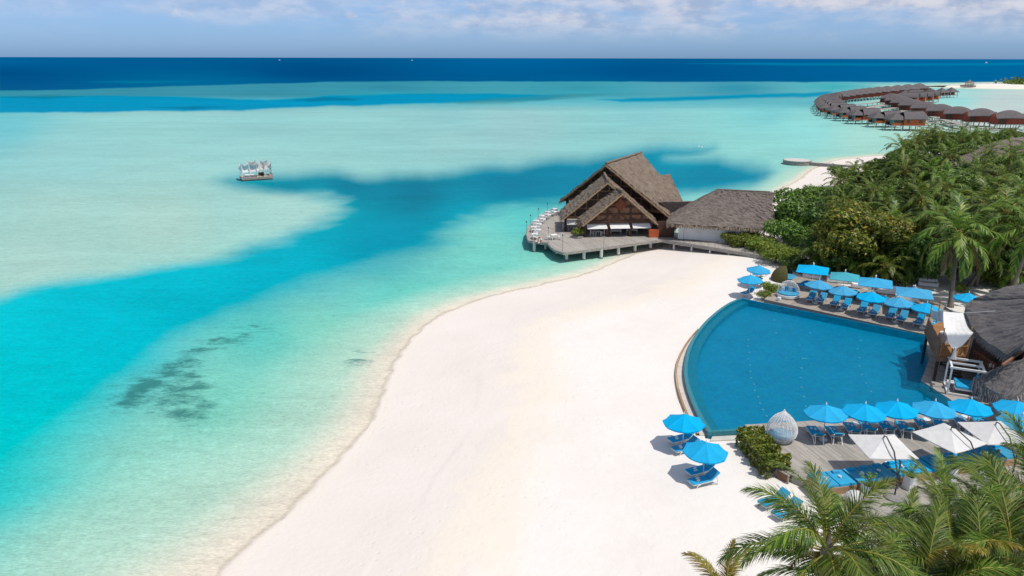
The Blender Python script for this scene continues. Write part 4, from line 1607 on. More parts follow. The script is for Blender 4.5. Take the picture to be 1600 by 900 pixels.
for i, (q, w) in enumerate(B_UM):
    tilt(um_blue, at_top(*q, SAND_Z), 0.21 * i + 0.1, 'blue octagonal ' + w, 'blue umbrellas on the sand')

# square cantilever sunshades


def cantilever_proto(cloth, pole, half=1.55):
    um = empty('cantilever_umbrella', (0, 0, 0), 0, 'x', 'umbrella')
    canopy_mb(half * math.sqrt(2), 2.35, 2.95, 4, 0.03, PI / 4, 0.05).build('canopy', cloth, um)
    for k in range(4):
        a = PI / 4 + k * PI / 2
        MB().beam((0.1 * math.cos(a), 0.1 * math.sin(a), 2.85), (half * 1.38 * math.cos(a), half * 1.38 * math.sin(a), 2.30), 0.03, 0.04).build('rib', pole, um)
    MB().path([(0, -2.3, 0.1), (0, -2.3, 2.3), (0, -2.2, 2.6)], 0.05, 8).build('pole', pole, um)
    MB().path([(0, -2.28, 1.5), (0, -1.4, 2.75), (0, -0.3, 3.18), (0, 0, 3.1), (0, 0, 2.92)], [0.05, 0.045, 0.04, 0.04, 0.04], 8).build('arm', pole, um)
    MB().lathe([(0.62, 0), (0.62, 0.1), (0.5, 0.18), (0.1, 0.22)], 18, (0, -2.3, 0)).build('base', M['stone'], um)
    return um


cw = cantilever_proto(M['white_fabric'], M['dark_metal'])
W_UM = [((1381, 684), 'nearest the hedge, between the first two planters'), ((1486, 671), 'in the middle of the row'), ((1556, 663), 'at the palm end of the row')]
wdir = ang(G2(1395, 768, DZ), G2(1516, 757, DZ))
for (q, w), wz in zip(W_UM, (0.0, 0.42, 0.05)):
    place(cw, at_top(*q, DZ, 2.95), wz, 'white square cantilever sunshade over the blue daybeds, ' + w, 'white cantilever sunshades')
cb = cantilever_proto(M['blue_fabric'], M['white'], 1.75)
for q, w in [((1271, 414), 'beside the olive hood'), ((1369, 434), 'between the teal one and the last'), ((1430, 449.5), 'at the balcony end')]:
    place(cb, at_top(*q, DZ, 2.95), 2.70, 'large blue square sunshade behind the far sun deck, ' + w, 'large square sunshades behind the far sun deck')
ct = cantilever_proto(M['teal_fabric'], M['white'], 1.55)
place(ct, at_top(1321, 425, DZ, 2.95), 2.70, 'faded teal square sunshade among the blue ones behind the far deck', 'large square sunshades behind the far sun deck')

# ------------------------------------------------------------------ loungers (head towards +x)


def lounger_proto(name, back=R(38)):
    lo = empty(name, (0, 0, 0), 0, 'x', 'lounger')
    for s in (-1, 1):
        arc_ = [(-0.75, s * 0.31, 0.0), (-0.62, s * 0.31, 0.22), (-0.30, s * 0.31, 0.36), (0.25, s * 0.31, 0.38), (0.62, s * 0.31, 0.24), (0.85, s * 0.31, 0.0)]
        mb = MB().path(arc_, 0.032, 7)
        mb.build('side_arch', M['white'], lo)
    mb = MB()
    for s in (-1, 1):
        mb.beam((-0.95, s * 0.3, 0.33), (0.32, s * 0.3, 0.33), 0.05, 0.07)
        mb.beam((0.32, s * 0.3, 0.33), (0.32 + 0.72 * math.cos(back), s * 0.3, 0.33 + 0.72 * math.sin(back)), 0.05, 0.06)
    for k in range(12):
        x = -0.93 + k * 0.113
        mb.box((x, 0, 0.345), (0.07, 0.58, 0.02))
    for x in (-0.95, 0.32):
        mb.box((x, 0, 0.33), (0.05, 0.6, 0.06))
    mb.build('frame', M['white'], lo)
    for s in (-1, 1):
        MB().beam((0.7, s * 0.26, 0.6), (0.86, s * 0.26, 0.0), 0.04, 0.04).build('rear_leg', M['white'], lo)
    c = MB()
    # seat pad with soft edges
    sec = [(-0.33, 0.0), (-0.34, 0.03), (-0.31, 0.075), (0.31, 0.075), (0.34, 0.03), (0.33, 0.0)]

    def pad(p0, p1, z0, tilt):
        mb = MB()
        n = len(sec)
        st = [0, 0.03, 0.5, 0.97, 1]
        vs = []
        for i, t in enumerate(st):
            k = 0.55 if i in (0, 4) else 1.0
            for y, z in sec:
                x = p0 + (p1 - p0) * t
                vs.append((x, y * (0.94 if i in (0, 4) else 1), z * k))
        fs = []
        for i in range(4):
            for k in range(n):
                fs.append((i * n + k, i * n + (k + 1) % n, (i + 1) * n + (k + 1) % n, (i + 1) * n + k))
        fs += [tuple(range(n - 1, -1, -1)), tuple(4 * n + k for k in range(n))]
        ct_, st_ = math.cos(tilt), math.sin(tilt)
        vs = [(0.32 + (x - 0.32) * ct_ - z * st_ if tilt else x, y, z0 + (x - 0.32) * st_ + z * ct_ if tilt else z0 + z) for x, y, z in vs]
        mb.add(vs, fs)
        return mb
    pad(-0.98, 0.31, 0.36, 0).build('seat_cushion', M['blue_cushion'], lo)
    pad(0.33, 1.04, 0.37, back).build('back_cushion', M['blue_cushion'], lo)
    return lo


lounge = lounger_proto('sun_lounger')
flat_tilt = None
tw = None


def towels(at, rz, where, n=2):
    """rolled towels lying on the foot of a lounger"""
    global tw
    for s in range(n):
        y = (s - (n - 1) / 2) * 0.24
        x = -0.55 + 0.1 * s
        mb_pos = (at.x + math.cos(rz) * x - math.sin(rz) * y, at.y + math.sin(rz) * x + math.cos(rz) * y, at.z + 0.435)
        if tw is None:
            mb = MB()
            mb.path([(0, -0.1, 0.075), (0, 0.1, 0.075)], [0.075, 0.075], 10)
            mb.path([(0, -0.104, 0.075), (0, 0.104, 0.075)], [0.035, 0.035], 8)
            tw = mb.build('rolled_towel', M['towel'])
            o = tw
        else:
            o = tw.copy()
            COL.objects.link(o)
        o.location = mb_pos
        o.rotation_euler = (0, 0, rz + PI / 2 + 0.15)
        tag(o, 'one of two white rolled towels on ' + where, 'towel', 'towels on ' + where)


def lounger_px(foot, head, z, lab, group, short=None):
    a, b = G(*foot, z + 0.4), G(*head, z + 0.4)
    rz = ang(a, b)
    c = (a + b) / 2
    at = Vector((c.x, c.y, z))
    place(lounge, at, rz, lab, group, 1.1)
    if short:
        towels(at, rz, short)


# far deck: ten loungers facing the pool
NL = [(1267, 465.5), (1283.5, 468.5), (1304.5, 473), (1321.5, 477.5), (1347, 483.5), (1366, 488), (1391.5, 492.5), (1409.5, 497), (1436, 503), (1462, 507)]
for i, q in enumerate(NL):
    lounger_px((q[0] - 6.5, q[1] + 6.5), (q[0] + 7.5, q[1] - 9), DZ, 'white lounger with blue cushions on the far pool deck, %s from the open daybed' % ORD[i], 'loungers on the far pool deck',
               'the %s far-deck lounger' % ORD[i])
# side tables
stb = empty('side_table', (0, 0, 0), 0, 'x', 'side table')
MB().box((0, 0, 0.44), (0.5, 0.5, 0.04)).build('tabletop', M['white'], stb)
for sx in (-1, 1):
    for sy in (-1, 1):
        MB().box((sx * 0.21, sy * 0.21, 0.21), (0.045, 0.045, 0.42)).build('leg', M['white'], stb)
for i in range(4):
    a, b = NL[2 * i], NL[2 * i + 1]
    p = G((a[0] + b[0]) / 2 + 2, (a[1] + b[1]) / 2 - 1, DZ + 0.4)
    place(stb, (p.x, p.y, DZ), 0.3, 'small white side table between the %s and %s far-deck loungers' % (ORD[2 * i], ORD[2 * i + 1]), 'side tables on the far pool deck')
# near deck: pairs under the umbrellas, feet to the pool
SL = [(1275, 679), (1304, 679), (1332, 673), (1356, 671), (1386, 670), (1413, 671), (1442, 666), (1468, 664), (1502, 661), (1530, 659)]
for i, q in enumerate(SL):
    lounger_px((q[0] - 8, q[1] - 13), (q[0] + 7, q[1] + 10), DZ, 'white lounger in umbrella shade on the near pool deck, %s from the egg-shaped pod' % ORD[i], 'loungers on the near pool deck',
               'the %s near-deck lounger' % ORD[i])
for i in range(5):
    a, b = SL[2 * i], SL[2 * i + 1]
    p = G((a[0] + b[0]) / 2 - 8, (a[1] + b[1]) / 2 - 9, DZ + 0.4)
    place(stb, (p.x, p.y, DZ), 0.5, 'small white side table between the %s and %s near-deck loungers' % (ORD[2 * i], ORD[2 * i + 1]), 'side tables on the near pool deck')
# on the sand
BL = [((1046, 688.5), (1085, 679), 'shaded by the umbrella at the pool kerb', 'the shaded lounger by the pool kerb'),
      ((1051, 703.5), (1092, 692), 'in full sun, second from the pool kerb', 'the sunny lounger by the pool kerb'),
      ((1074, 738.5), (1117, 728), 'shaded by the umbrella left of the hedge', 'the shaded lounger left of the hedge'),
      ((1078, 754), (1122, 744), 'in full sun, left of the hedge', 'the sunny lounger left of the hedge'),
      ((1189, 788), (1230, 775), 'before the wooden crate, near the palm tips', 'the lounger left of the wooden crate'),
      ((1214, 804), (1246, 790), 'half hidden by palm fronds near the crate', 'the lounger behind the palm fronds'),
      ((1155, 460.5), (1182, 452), 'at the far pool corner, in full sun', 'the lounger at the far pool corner'),
      ((1165, 444.5), (1194, 438), 'under the umbrella at the far pool corner', 'the shaded lounger at the far pool corner'),
      ((1172, 431), (1202, 424), 'farthest along the sand towards the gangway', 'the farthest beach lounger')]
for a, b, w, s in BL:
    lounger_px(a, b, SAND_Z, 'blue cushioned lounger on the sand ' + w, 'loungers on the sand', s)

# wicker egg pod
egg = empty('wicker_pod', at_top(1220, 687, DZ, 0.0), 0, 'white open-weave egg-shaped wicker pod on the corner of the near pool deck', 'pod')
prof = [(0.62, 0.06), (0.85, 0.22), (1.0, 0.5), (1.06, 0.8), (1.02, 1.1), (0.9, 1.4), (0.7, 1.7), (0.46, 1.95), (0.24, 2.12), (0.08, 2.28), (0.02, 2.42)]


def prof_at(z):
    for (r0, z0), (r1, z1) in zip(prof, prof[1:]):
        if z <= z1:
            t = (z - z0) / (z1 - z0)
            return r0 + (r1 - r0) * max(0, t)
    return prof[-1][0]


mb = MB()
for k in range(20):
    a = 2 * PI * k / 20
    mb.path([(r * math.cos(a), r * math.sin(a), z) for r, z in prof], 0.018, 5)
mb.build('upright_cane', M['white'], egg)
mb = MB()
for i in range(34):
    z = 0.1 + i * 0.066
    r = prof_at(z) + 0.01
    mb.path([(r * math.cos(2 * PI * k / 28), r * math.sin(2 * PI * k / 28), z) for k in range(29)], 0.014, 4, False)
mb.build('woven_cane', M['white'], egg)
MB().lathe([(0.7, 0.0), (0.75, 0.06), (0.7, 0.1)], 24).build('base', M['white'], egg)
MB().lathe([(0.85, 0.35), (0.9, 0.4), (0.9, 0.5), (0.8, 0.56)], 24).build('seat_cushion', M['blue_cushion'], egg)
mb = MB().lathe([(0.3, 0), (0.33, 0.08), (0.3, 0.16), (0.1, 0.2)], 14)
o = mb.build('round_cushion', M['blue_cushion'], None, loc=G(1192, 677, DZ))
tag(o, 'round blue floor cushion beside the white egg-shaped pod', 'cushion')

# open shell daybed on the far deck
sh = empty('shell_daybed', at_top(1231, 464, DZ, 0), -0.35, 'round white daybed with a wicker half hood and blue cushions on the far deck corner', 'daybed')
MB().lathe([(1.15, 0.05), (1.25, 0.15), (1.25, 0.4), (1.1, 0.45)], 28).build('base', M['white'], sh)
MB().lathe([(1.1, 0.44), (1.17, 0.5), (1.15, 0.6), (0.9, 0.64)], 28).build('mattress', M['blue_cushion'], sh)
mb = MB()
for k in range(15):
    a = R(-5 + k * 190 / 14)
    mb.path([(1.25 * math.cos(a) * math.cos(t), 1.25 * math.sin(a) * math.cos(t) + 0.0, 0.4 + 1.55 * math.sin(t)) for t in [j * R(85) / 9 for j in range(10)]], 0.02, 5)
for j in range(1, 16):
    t = j * R(84) / 16
    mb.path([(1.26 * math.cos(a) * math.cos(t), 1.26 * math.sin(a) * math.cos(t), 0.4 + 1.55 * math.sin(t)) for a in [R(-5 + k * 190 / 18) for k in range(19)]], 0.016, 4)
mb.build('wicker_hood', M['white'], sh)
for k, m_ in enumerate(('blue_cushion', 'towel', 'blue_cushion', 'towel')):
    a = R(35 + k * 38)
    MB().box((0.72 * math.cos(a), 0.72 * math.sin(a), 0.84), (0.5, 0.16, 0.42), a + PI / 2, 0.9).build('pillow', M[m_], sh)
o = MB().lathe([(0.2, 0), (0.24, 0.2), (0.22, 0.42), (0.14, 0.44)], 12).build('stool', M['white'], None, loc=G(1217, 470, DZ))
tag(o, 'small pale round stool beside the shell daybed on the far deck', 'stool')

# olive hood
ol = empty('olive_hooded_daybed', at_top(1226, 437, SAND_Z, 0), 0.3, 'olive woven dome hood seen from behind, between far sunshades and beach loungers', 'daybed')
mb = MB()
vs, fs = [], []
for i in range(9):
    t = i * R(90) / 8
    for k in range(17):
        a = R(20 + k * 14)
        vs.append((1.7 * math.cos(a) * math.cos(t) * (1 + 0.01 * (k % 2)), 1.7 * math.sin(a) * math.cos(t), 0.05 + 1.75 * math.sin(t)))
for i in range(8):
    for k in range(16):
        fs.append((i * 17 + k, i * 17 + k + 1, (i + 1) * 17 + k + 1, (i + 1) * 17 + k))
mb.add(vs, fs)
mb.add([(x * 0.96, y * 0.96, z * 0.97) for x, y, z in vs], [f[::-1] for f in fs])
mb.build('hood', M['olive'], ol)
MB().lathe([(1.5, 0.0), (1.55, 0.3), (1.4, 0.36)], 22).build('base', M['brown_wood'], ol)
MB().lathe([(1.4, 0.355), (1.42, 0.5), (1.2, 0.54)], 22).build('mattress', M['blue_cushion'], ol)

# ------------------------------------------------------------------ long daybeds with wooden fronts


def daybed(a, b, depth, z, lab, group, h=0.5, m_front='bench_wood'):
    """daybed along a-b (its front edge), depth to the left of a->b"""
    rz = ang(a, b)
    L = math.hypot(b[0] - a[0], b[1] - a[1])
    e = empty('daybed', (a[0], a[1], z), rz, lab, 'daybed', group)
    mb = MB()
    mb.box((L / 2, depth / 2, h / 2), (L - 0.06, depth, h))
    mb.build('base', M[m_front], e)
    mb = MB()
    n = max(1, round(L / 1.0))
    for k in range(n):
        x0, x1 = L * k / n + 0.03, L * (k + 1) / n - 0.01
        mb.box(((x0 + x1) / 2, depth / 2, h + 0.075), (x1 - x0, depth - 0.1, 0.14), 0, 0.97)
    mb.build('mattress', M['blue_cushion'], e)
    for k in range(n):
        MB().box((L * (k + 0.5) / n, depth * 0.82, h + 0.215), (0.5, 0.28, 0.13), 0, 0.85).build('pillow', M['blue_cushion'], e)
    return e, rz, L


DB = [((1284, 776), (1338, 769)), ((1341, 768), (1402, 758)), ((1405, 757), (1462, 748)), ((1465, 747.5), (1525, 736.5)), ((1528, 736), (1592, 726))]
pos = ['at the hedge end of the row', 'second from the hedge', 'third from the hedge, under the white sunshades', 'fourth from the hedge', 'at the palm end of the row']
for i, (a, b) in enumerate(DB):
    A_, B_ = G(*a, DZ), G(*b, DZ)
    e, rz, L = daybed(A_, B_, 1.75, DZ, 'long blue daybed on a honey wood base, ' + pos[i], 'blue daybeds on the near deck')
    for k in range(2):
        t = 0.3 + 0.42 * k
        x, y = L * t, 0.85
        q = (A_.x + math.cos(rz) * x - math.sin(rz) * y, A_.y + math.sin(rz) * x + math.cos(rz) * y, DZ + 0.645)
        o = tw.copy()
        COL.objects.link(o)
        o.location = q
        o.rotation_euler = (0, 0, rz + 0.4 * k)
        tag(o, 'one of two rolled towels on the daybed ' + pos[i], 'towel', 'towels on the daybed ' + pos[i])
for q, w in (((1457, 727), 'among the blue daybeds under the middle white sunshade'), ((1392, 735), 'among the blue daybeds under the white sunshade nearest the hedge')):
    place(stb, G(*q, DZ), rz, 'low pale side table ' + w, 'side tables by the daybeds', (1.5, 1.3, 1.2))
FB = [((1246, 450.5), (1290, 459.5)), ((1293, 460), (1333, 468.5)), ((1336, 469), (1378, 478.5)), ((1381, 479), (1420, 488)), ((1423, 489), (1455, 496))]
pos2 = ['beside the open shell daybed', 'second from the shell daybed', 'third from the shell daybed', 'fourth from the shell daybed', 'nearest the balcony']
for i, (a, b) in enumerate(FB):
    daybed(G(*a, DZ), G(*b, DZ), 2.1, DZ, 'shaded blue daybed under the square sunshades, ' + pos2[i], 'blue daybeds behind the far loungers', 0.42, 'stone')

# tapered white planters with young palms come after the fronds are defined; crate and bean bags here
cr = empty('slatted_crate', (*G2(1229, 748, SAND_Z), SAND_Z), 0.55, 'small weathered wooden slatted crate at the near end of the hedge', 'crate')
for k in range(4):
    MB().box((-0.42 + k * 0.28, 0, 0.62), (0.2, 1.0, 0.05)).build('slat', M['deck_edge'], cr)
for sx in (-1, 1):
    MB().box((sx * 0.5, 0, 0.33), (0.06, 0.98, 0.5)).build('side_panel', M['brown_wood'], cr)
    for sy in (-1, 1):
        MB().box((sx * 0.5, sy * 0.48, 0.31), (0.09, 0.09, 0.62)).build('leg', M['deck_edge'], cr)
bb = empty('bean_bag', (0, 0, 0), 0, 'x', 'bean bag')
MB().lathe([(0.3, 0), (0.52, 0.08), (0.6, 0.25), (0.55, 0.45), (0.4, 0.62), (0.2, 0.72), (0.05, 0.76)], 16, (0, 0, 0), 1.15, 0.95).build('cover', M['white_fabric'], bb)
MB().path([(-0.08, 0, 0.74), (0, 0, 0.82), (0.08, 0, 0.74)], 0.02, 5).build('handle', M['white_fabric'], bb)
for q, w in (((1334, 784), 'before the honey wood bench by the first planter'), ((1536, 752), 'under the palm end of the row of daybeds'), ((1470, 796), 'on the pale ground between the palm crowns')):
    place(bb, G(*q, DZ), 0.4, 'white bean bag ' + w, 'white bean bags')

# ================================================================== thatched pool bar on the right
bar = empty('thatched_pool_bar', (0, 0, 0), 0, 'dark thatched two-level pool bar with shaggy lower roof over the terrace', 'bar building')


def big_roof():
    mb = MB([M['thatch_dark'], M['fringe_dark']])
    ze = 6.0
    eave_px = [(1516, 470), (1509, 480), (1512, 496), (1521, 513), (1536, 529), (1555, 542), (1574, 552)]
    E_ = [G(*q, ze - 0.0) for q in eave_px]
    back_px = [(1528, 464), (1560, 452), (1610, 440)]
    apex = G(1690, 452, 11.5)
    far = [G(*q, ze + 0.6 + 1.2 * k) for k, q in enumerate(back_px)]
    ring = far[::-1] + E_ + [G(1608, 533, 7.4), G(1680, 520, 8.2)]
    P = catmull([np.array(p) for p in ring], 5)
    P = [Vector(p) for p in P]
    nv = 14
    vs, uvs, fs = [], [], []
    rs = random.Random(5)
    run = 0
    for i, p in enumerate(P):
        if i:
            run += (P[i] - P[i - 1]).length
        for j in range(nv + 1):
            t = j / nv
            q = p.lerp(apex, t) + Vector((0, 0, -0.5 * math.sin(PI * t) * 0.6)) + Vector((rs.uniform(-.05, .05), rs.uniform(-.05, .05), rs.uniform(-.06, .06)))
            vs.append(q)
            uvs.append((run, t * (apex - p).length))
    n = len(P)
    for i in range(n - 1):
        for j in range(nv):
            fs.append((i * (nv + 1) + j, (i + 1) * (nv + 1) + j, (i + 1) * (nv + 1) + j + 1, i * (nv + 1) + j + 1))
    mb.add(vs, fs, uvs)
    lo_ = [Vector(v) - Vector((0, 0, 0.45)) for v in vs]
    mb.add(lo_, [f[::-1] for f in fs], uvs)
    rim = [vs[i * (nv + 1)] for i in range(n)]
    rl = [lo_[i * (nv + 1)] for i in range(n)]
    mb.add(rim + rl, [(i, i + 1, n + i + 1, n + i) for i in range(n - 1)])
    mb.m = 1
    for a, b in zip(P, P[1:]):
        o = ((a + b) / 2 - apex)
        o.z = 0
        fringe(mb, a - Vector((0, 0, .2)), b - Vector((0, 0, .2)), o.normalized(), 50, 0.4, int(a.x * 10) % 97, -0.9, 0.04)
    mb.build('upper_roof', None, bar)
    return E_, apex


E_, apex = big_roof()
mb = MB([M['thatch_dark'], M['fringe_dark']])
zl = 3.9
a, b, c, d = G(1621, 520, 6.9), G(1562, 572, 5.6), G(1522, 592, zl), G(1574, 625, zl)
c2 = G(1700, 560, 5.0)
mb.sheet(G(1640, 545, 6.9), b, c, d, 16, 16, 0.5, jit(0.07, 71))
mb.sheet(a, G(1640, 545, 6.9), d, G(1660, 590, zl), 10, 12, 0.5, jit(0.07, 72))
mb.m = 1
o = (c - b)
fringe(mb, c, d, (-0.5, -0.8, 0), 42, 1.0, 73, -0.8, 0.08)
fringe(mb, c, d, (-0.5, -0.8, 0), 30, 0.7, 74, -0.5, 0.08)
fringe(mb, b, c, (-0.8, 0.3, 0), 22, 0.6, 75, -0.8, 0.07)
fringe(mb, d, G(1660, 590, zl), (0, -1, 0), 22, 0.7, 76, -0.8, 0.08)
mb.build('lower_roof', None, bar)
mb = MB([M['dark_wood']])
wall_pts = [G(1552, 485, 4), G(1540, 500, 4), G(1552, 520, 4), G(1566, 540, 4), G(1590, 556, 4)]
for p, q in zip(wall_pts, wall_pts[1:]):
    mb.beam((p.x + .6, p.y, 4.2), (q.x + .6, q.y, 4.2), 0.2, 3.6)
mb.build('wall', None, bar)
for q in ((1530, 510), (1548, 528), (1562, 538), (1580, 550)):
    p = G(*q, 4)
    MB().tube((p.x, p.y, DZ), (p.x, p.y, 6.0), 0.13, 0.12, 8).build('post', M['alu'] if q[0] == 1562 else M['dark_wood'], bar)
# floor of the upper level and its railing
up = [G2(1512, 562, 3.4), G2(1545, 586, 3.4), G2(1640, 560, 3.4), G2(1640, 500, 3.4), G2(1530, 498, 3.4)]
MB().slab(up, 3.2, 3.4, 0.5).build('upper_floor', M['dark_wood'], bar)
mb = MB()
r0, r1 = G(1522, 548, 4.4), G(1556, 570, 4.4)
mb.beam(r0, r1, 0.12, 0.14)
for k in range(8):
    p = r0.lerp(r1, k / 7)
    mb.tube(p - Vector((0, 0, 1)), p, 0.035)
mb.build('railing', M['red_wood'], bar)
mb = MB()
mb.beam(G(1600, 547, 6.0), G(1566, 571, 5.7), 0.14, 0.18)
mb.build('ridge_beam', M['brown_wood'], bar)
for q in ((1538, 622), (1556, 632), (1590, 620)):
    p = G(*q, DZ)
    MB().tube((p.x, p.y, DZ), (p.x, p.y, 4.3), 0.12, 0.12, 8).build('post', M['dark_wood'], bar)
mb = MB()
p, q = G(1545, 606, DZ), G(1640, 580, DZ)
mb.beam((p.x + 1, p.y + 1.2, DZ + 1.1), (q.x, q.y + 1, DZ + 1.1), 0.3, 2.2)
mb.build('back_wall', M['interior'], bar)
o = empty('hanging_curtain', G(1541, 606, DZ), 0.3, 'pale curtain gathered at the terrace post under the shaggy lower roof', 'curtain')
mb = MB()
for k in range(7):
    mb.path([(-0.3 + k * 0.1, 0.05 * (k % 2), 2.2), (-0.15 + k * 0.05, 0.04 * (k % 2), 1.2), (-0.28 + k * 0.09, 0.05 * (k % 2), 0.05)], [0.07, 0.05, 0.08], 6)
mb.build('drape', M['white_fabric'], o)

# balcony with draped canopy
ZB = 4.1
bal = empty('timber_balcony', (0, 0, 0), 0, 'amber timber dining balcony on dark posts over the pool corner', 'balcony')
bp_px = [(1446, 512), (1465, 556), (1508, 558), (1516, 540), (1508, 512), (1470, 503)]
BP = [G(*q, ZB) for q in bp_px]
MB().slab([(p.x, p.y) for p in BP], ZB - 0.12, ZB, 0.9).build('floor', M['amber_wood'], bal)
mb = MB()
for p, q in zip(BP[:3], BP[1:4]):
    mb.beam(p - Vector((0, 0, 0.3)), q - Vector((0, 0, 0.3)), 0.1, 0.36)
mb.build('rim_beam', M['brown_wood'], bal)
mb = MB()
mb.add([BP[0] + Vector((0, 0, -0.02)), BP[1] + Vector((0, 0, -.02)), BP[1] + Vector((0.1, 0, 1.0)), BP[0] + Vector((0.1, 0, 1.0)),
        BP[0] + Vector((0.1, 0.05, -0.02)), BP[1] + Vector((0.1, 0.05, -.02)), BP[1] + Vector((0.2, 0.05, 1.0)), BP[0] + Vector((0.2, 0.05, 1.0))],
       [(0, 1, 2, 3), (7, 6, 5, 4), (3, 2, 6, 7), (0, 3, 7, 4), (1, 5, 6, 2)])
mb.build('side_panel', M['brown_wood'], bal)  # darker timber colour paints the shaded side of the amber balcony
mb = MB()
a, b = BP[1], BP[2]
for z_ in (0.95, 0.1):
    mb.beam(a + Vector((0, 0, z_)), b + Vector((0, 0, z_)), 0.08, 0.1)
for k in range(5):
    p = a.lerp(b, k / 4)
    mb.beam(p, p + Vector((0, 0, 0.95)), 0.07, 0.07)
for k in range(4):
    p, q = a.lerp(b, k / 4), a.lerp(b, (k + 1) / 4)
    if k % 2:
        p, q = q, p
    mb.beam(p + Vector((0, 0, 0.1)), q + Vector((0, 0, 0.9)), 0.05, 0.06)
mb.build('railing', M['amber_wood'], bal)
mb = MB()
a, b = BP[2], BP[3]
mb.beam(a + Vector((0, 0, 0.95)), b + Vector((0, 0, 0.95)), 0.08, 0.1)
mb.build('railing', M['amber_wood'], bal)
tops = []
for q, h in (((1450, 510), 2.5), ((1468, 556), 2.5), ((1510, 556), 2.6), ((1510, 512), 2.6), ((1463, 505), 2.4)):
    p = G(*q, ZB)
    tops.append(p + Vector((0, 0, h)))
    MB().tube(p, p + Vector((0, 0, h)), 0.05, 0.05, 8).build('canopy_post', M['bench_wood'], bal)
for q in ((1450, 515), (1467, 553), (1505, 555), (1505, 520), (1478, 530)):
    p = G(*q, ZB)
    MB().tube((p.x, p.y, 0.2), (p.x, p.y, ZB - 0.1), 0.13, 0.13, 8).build('post', M['dark_wood'], bal)
mb = MB()
p, q = G(1474, 575, DZ + 1), G(1497, 596, DZ)
for k in range(9):
    c_ = p.lerp(q, k / 8)
    mb.box((c_.x, c_.y, ZB - 0.35 - k * 0.28), (1.1, 0.3, 0.06), -0.4)
mb.build('stair', M['dark_wood'], bal)
# the draped sheets
dr = empty('white_drape', (0, 0, 0), 0, 'white cloth canopy draped over the balcony, gathered to a knot at the front', 'drape')
top_l, top_r = G(1474, 487, 6.9), G(1505, 489, 6.9)
r_c, l_c = G(1521, 520, 6.6), G(1478, 520, 6.4)
knot = G(1492.5, 545, 5.1)
mb = MB()


def drape_pt(u, v):
    a = top_l.lerp(top_r, u)
    m_ = l_c.lerp(r_c, u)
    k = knot + Vector(((u - .5) * 0.25, 0, 0))
    if v < 0.6:
        t = v / 0.6
        p = a.lerp(m_, t) + Vector((0, 0, -0.55 * math.sin(PI * t) * (0.6 + 0.4 * math.sin(PI * u))))
    else:
        t = (v - 0.6) / 0.4
        p = m_.lerp(k, t ** 0.8) + Vector((0, 0, -0.25 * math.sin(PI * t)))
    return p + Vector((0, 0, 0.022 * math.sin(u * 31 + 3 * v) * (0.2 + v)))


vs, fs = [], []
nu, nv = 36, 30
for j in range(nv + 1):
    for i in range(nu + 1):
        vs.append(drape_pt(i / nu, j / nv))
for j in range(nv):
    for i in range(nu):
        k = j * (nu + 1) + i
        fs.append((k, k + 1, k + nu + 2, k + nu + 1))
mb.add(vs, fs)
mb.build('sheet', M['white_fabric'], dr, True)
mb = MB()
for k in range(9):
    a = 2 * PI * k / 9
    mb.path([knot + Vector((0.03 * math.cos(a), 0.03 * math.sin(a), 0.1)), knot + Vector((0.08 * math.cos(a), 0.06 * math.sin(a), -0.4)), knot + Vector((0.2 * math.cos(a), 0.15 * math.sin(a), -0.9))], [0.05, 0.06, 0.07], 6)
mb.build('gathered_tail', M['white_fabric'], dr)
mb = MB()
a, b, c, d = G(1453, 480, 6.6), G(1474, 484, 6.9), G(1474, 504, 5.6), G(1456, 498, 5.6)
mb.sheet(a, b, c, d, 12, 8, 0.02, lambda u, v: Vector((0, 0.1 * math.sin(u * 19), -0.25 * math.sin(PI * u) * (1 - v))))
mb.build('side_sheet', M['white_fabric'], dr)
o = empty('round_dining_table', G(1478, 533, ZB), 0, 'round table under a white cloth on the amber balcony', 'table')
MB().lathe([(0.75, 0.02), (0.68, 0.4), (0.62, 0.73), (0.6, 0.76), (0.1, 0.77)], 20).build('tablecloth', M['white_fabric'], o)
MB().tube((0, 0, 0), (0, 0, 0.7), 0.06).build('pedestal', M['dark_wood'], o)
o = empty('tension_wire', (0, 0, 0), 0, 'thin pale guy line from the white drape across the dark roof', 'wire')
MB().tube(top_r, G(1555, 486, 8.2), 0.018, 0.018, 6).build('line', M['white'], o)

# four-post white cabana
cab = empty('white_cabana', G(1502, 611, DZ), -0.42, 'white square four-post cabana frame with a blue swing bed on the pool terrace', 'cabana')
S_ = 1.15
for sx in (-1, 1):
    for sy in (-1, 1):
        MB().box((sx * S_, sy * S_, 1.15), (0.13, 0.13, 2.3)).build('post', M['white'], cab)
mb = MB()
for s in (-1, 1):
    mb.box((0, s * S_, 2.37), (2 * S_ + 0.3, 0.14, 0.16)).box((s * S_, 0, 2.367), (0.14, 2 * S_ - 0.14, 0.154))
mb.box((0, 0, 2.366), (2 * S_ - 0.14, 0.1, 0.15))
mb.build('top_frame', M['white'], cab)
mb = MB()
for s in (-1, 1):
    mb.box((0, s * S_, 0.1), (2 * S_ - 0.13, 0.1, 0.14)).box((s * S_, 0, 0.098), (0.1, 2 * S_ - 0.13, 0.13))
mb.build('base_frame', M['white'], cab)
MB().box((0.15, 0, 0.5), (1.5, 1.9, 0.16)).build('bed', M['white'], cab)
MB().box((0.15, 0, 0.66), (1.45, 1.85, 0.16), 0, 0.97).build('mattress', M['blue_cushion'], cab)
mb = MB().add([(0.75, -0.9, 0.7), (0.75, 0.9, 0.7), (1.05, 0.9, 1.35), (1.05, -0.9, 1.35), (0.9, -0.9, 0.66), (0.9, 0.9, 0.66), (1.2, 0.9, 1.32), (1.2, -0.9, 1.32)],
              [(0, 1, 2, 3), (7, 6, 5, 4), (3, 2, 6, 7), (0, 3, 7, 4), (1, 5, 6, 2)])
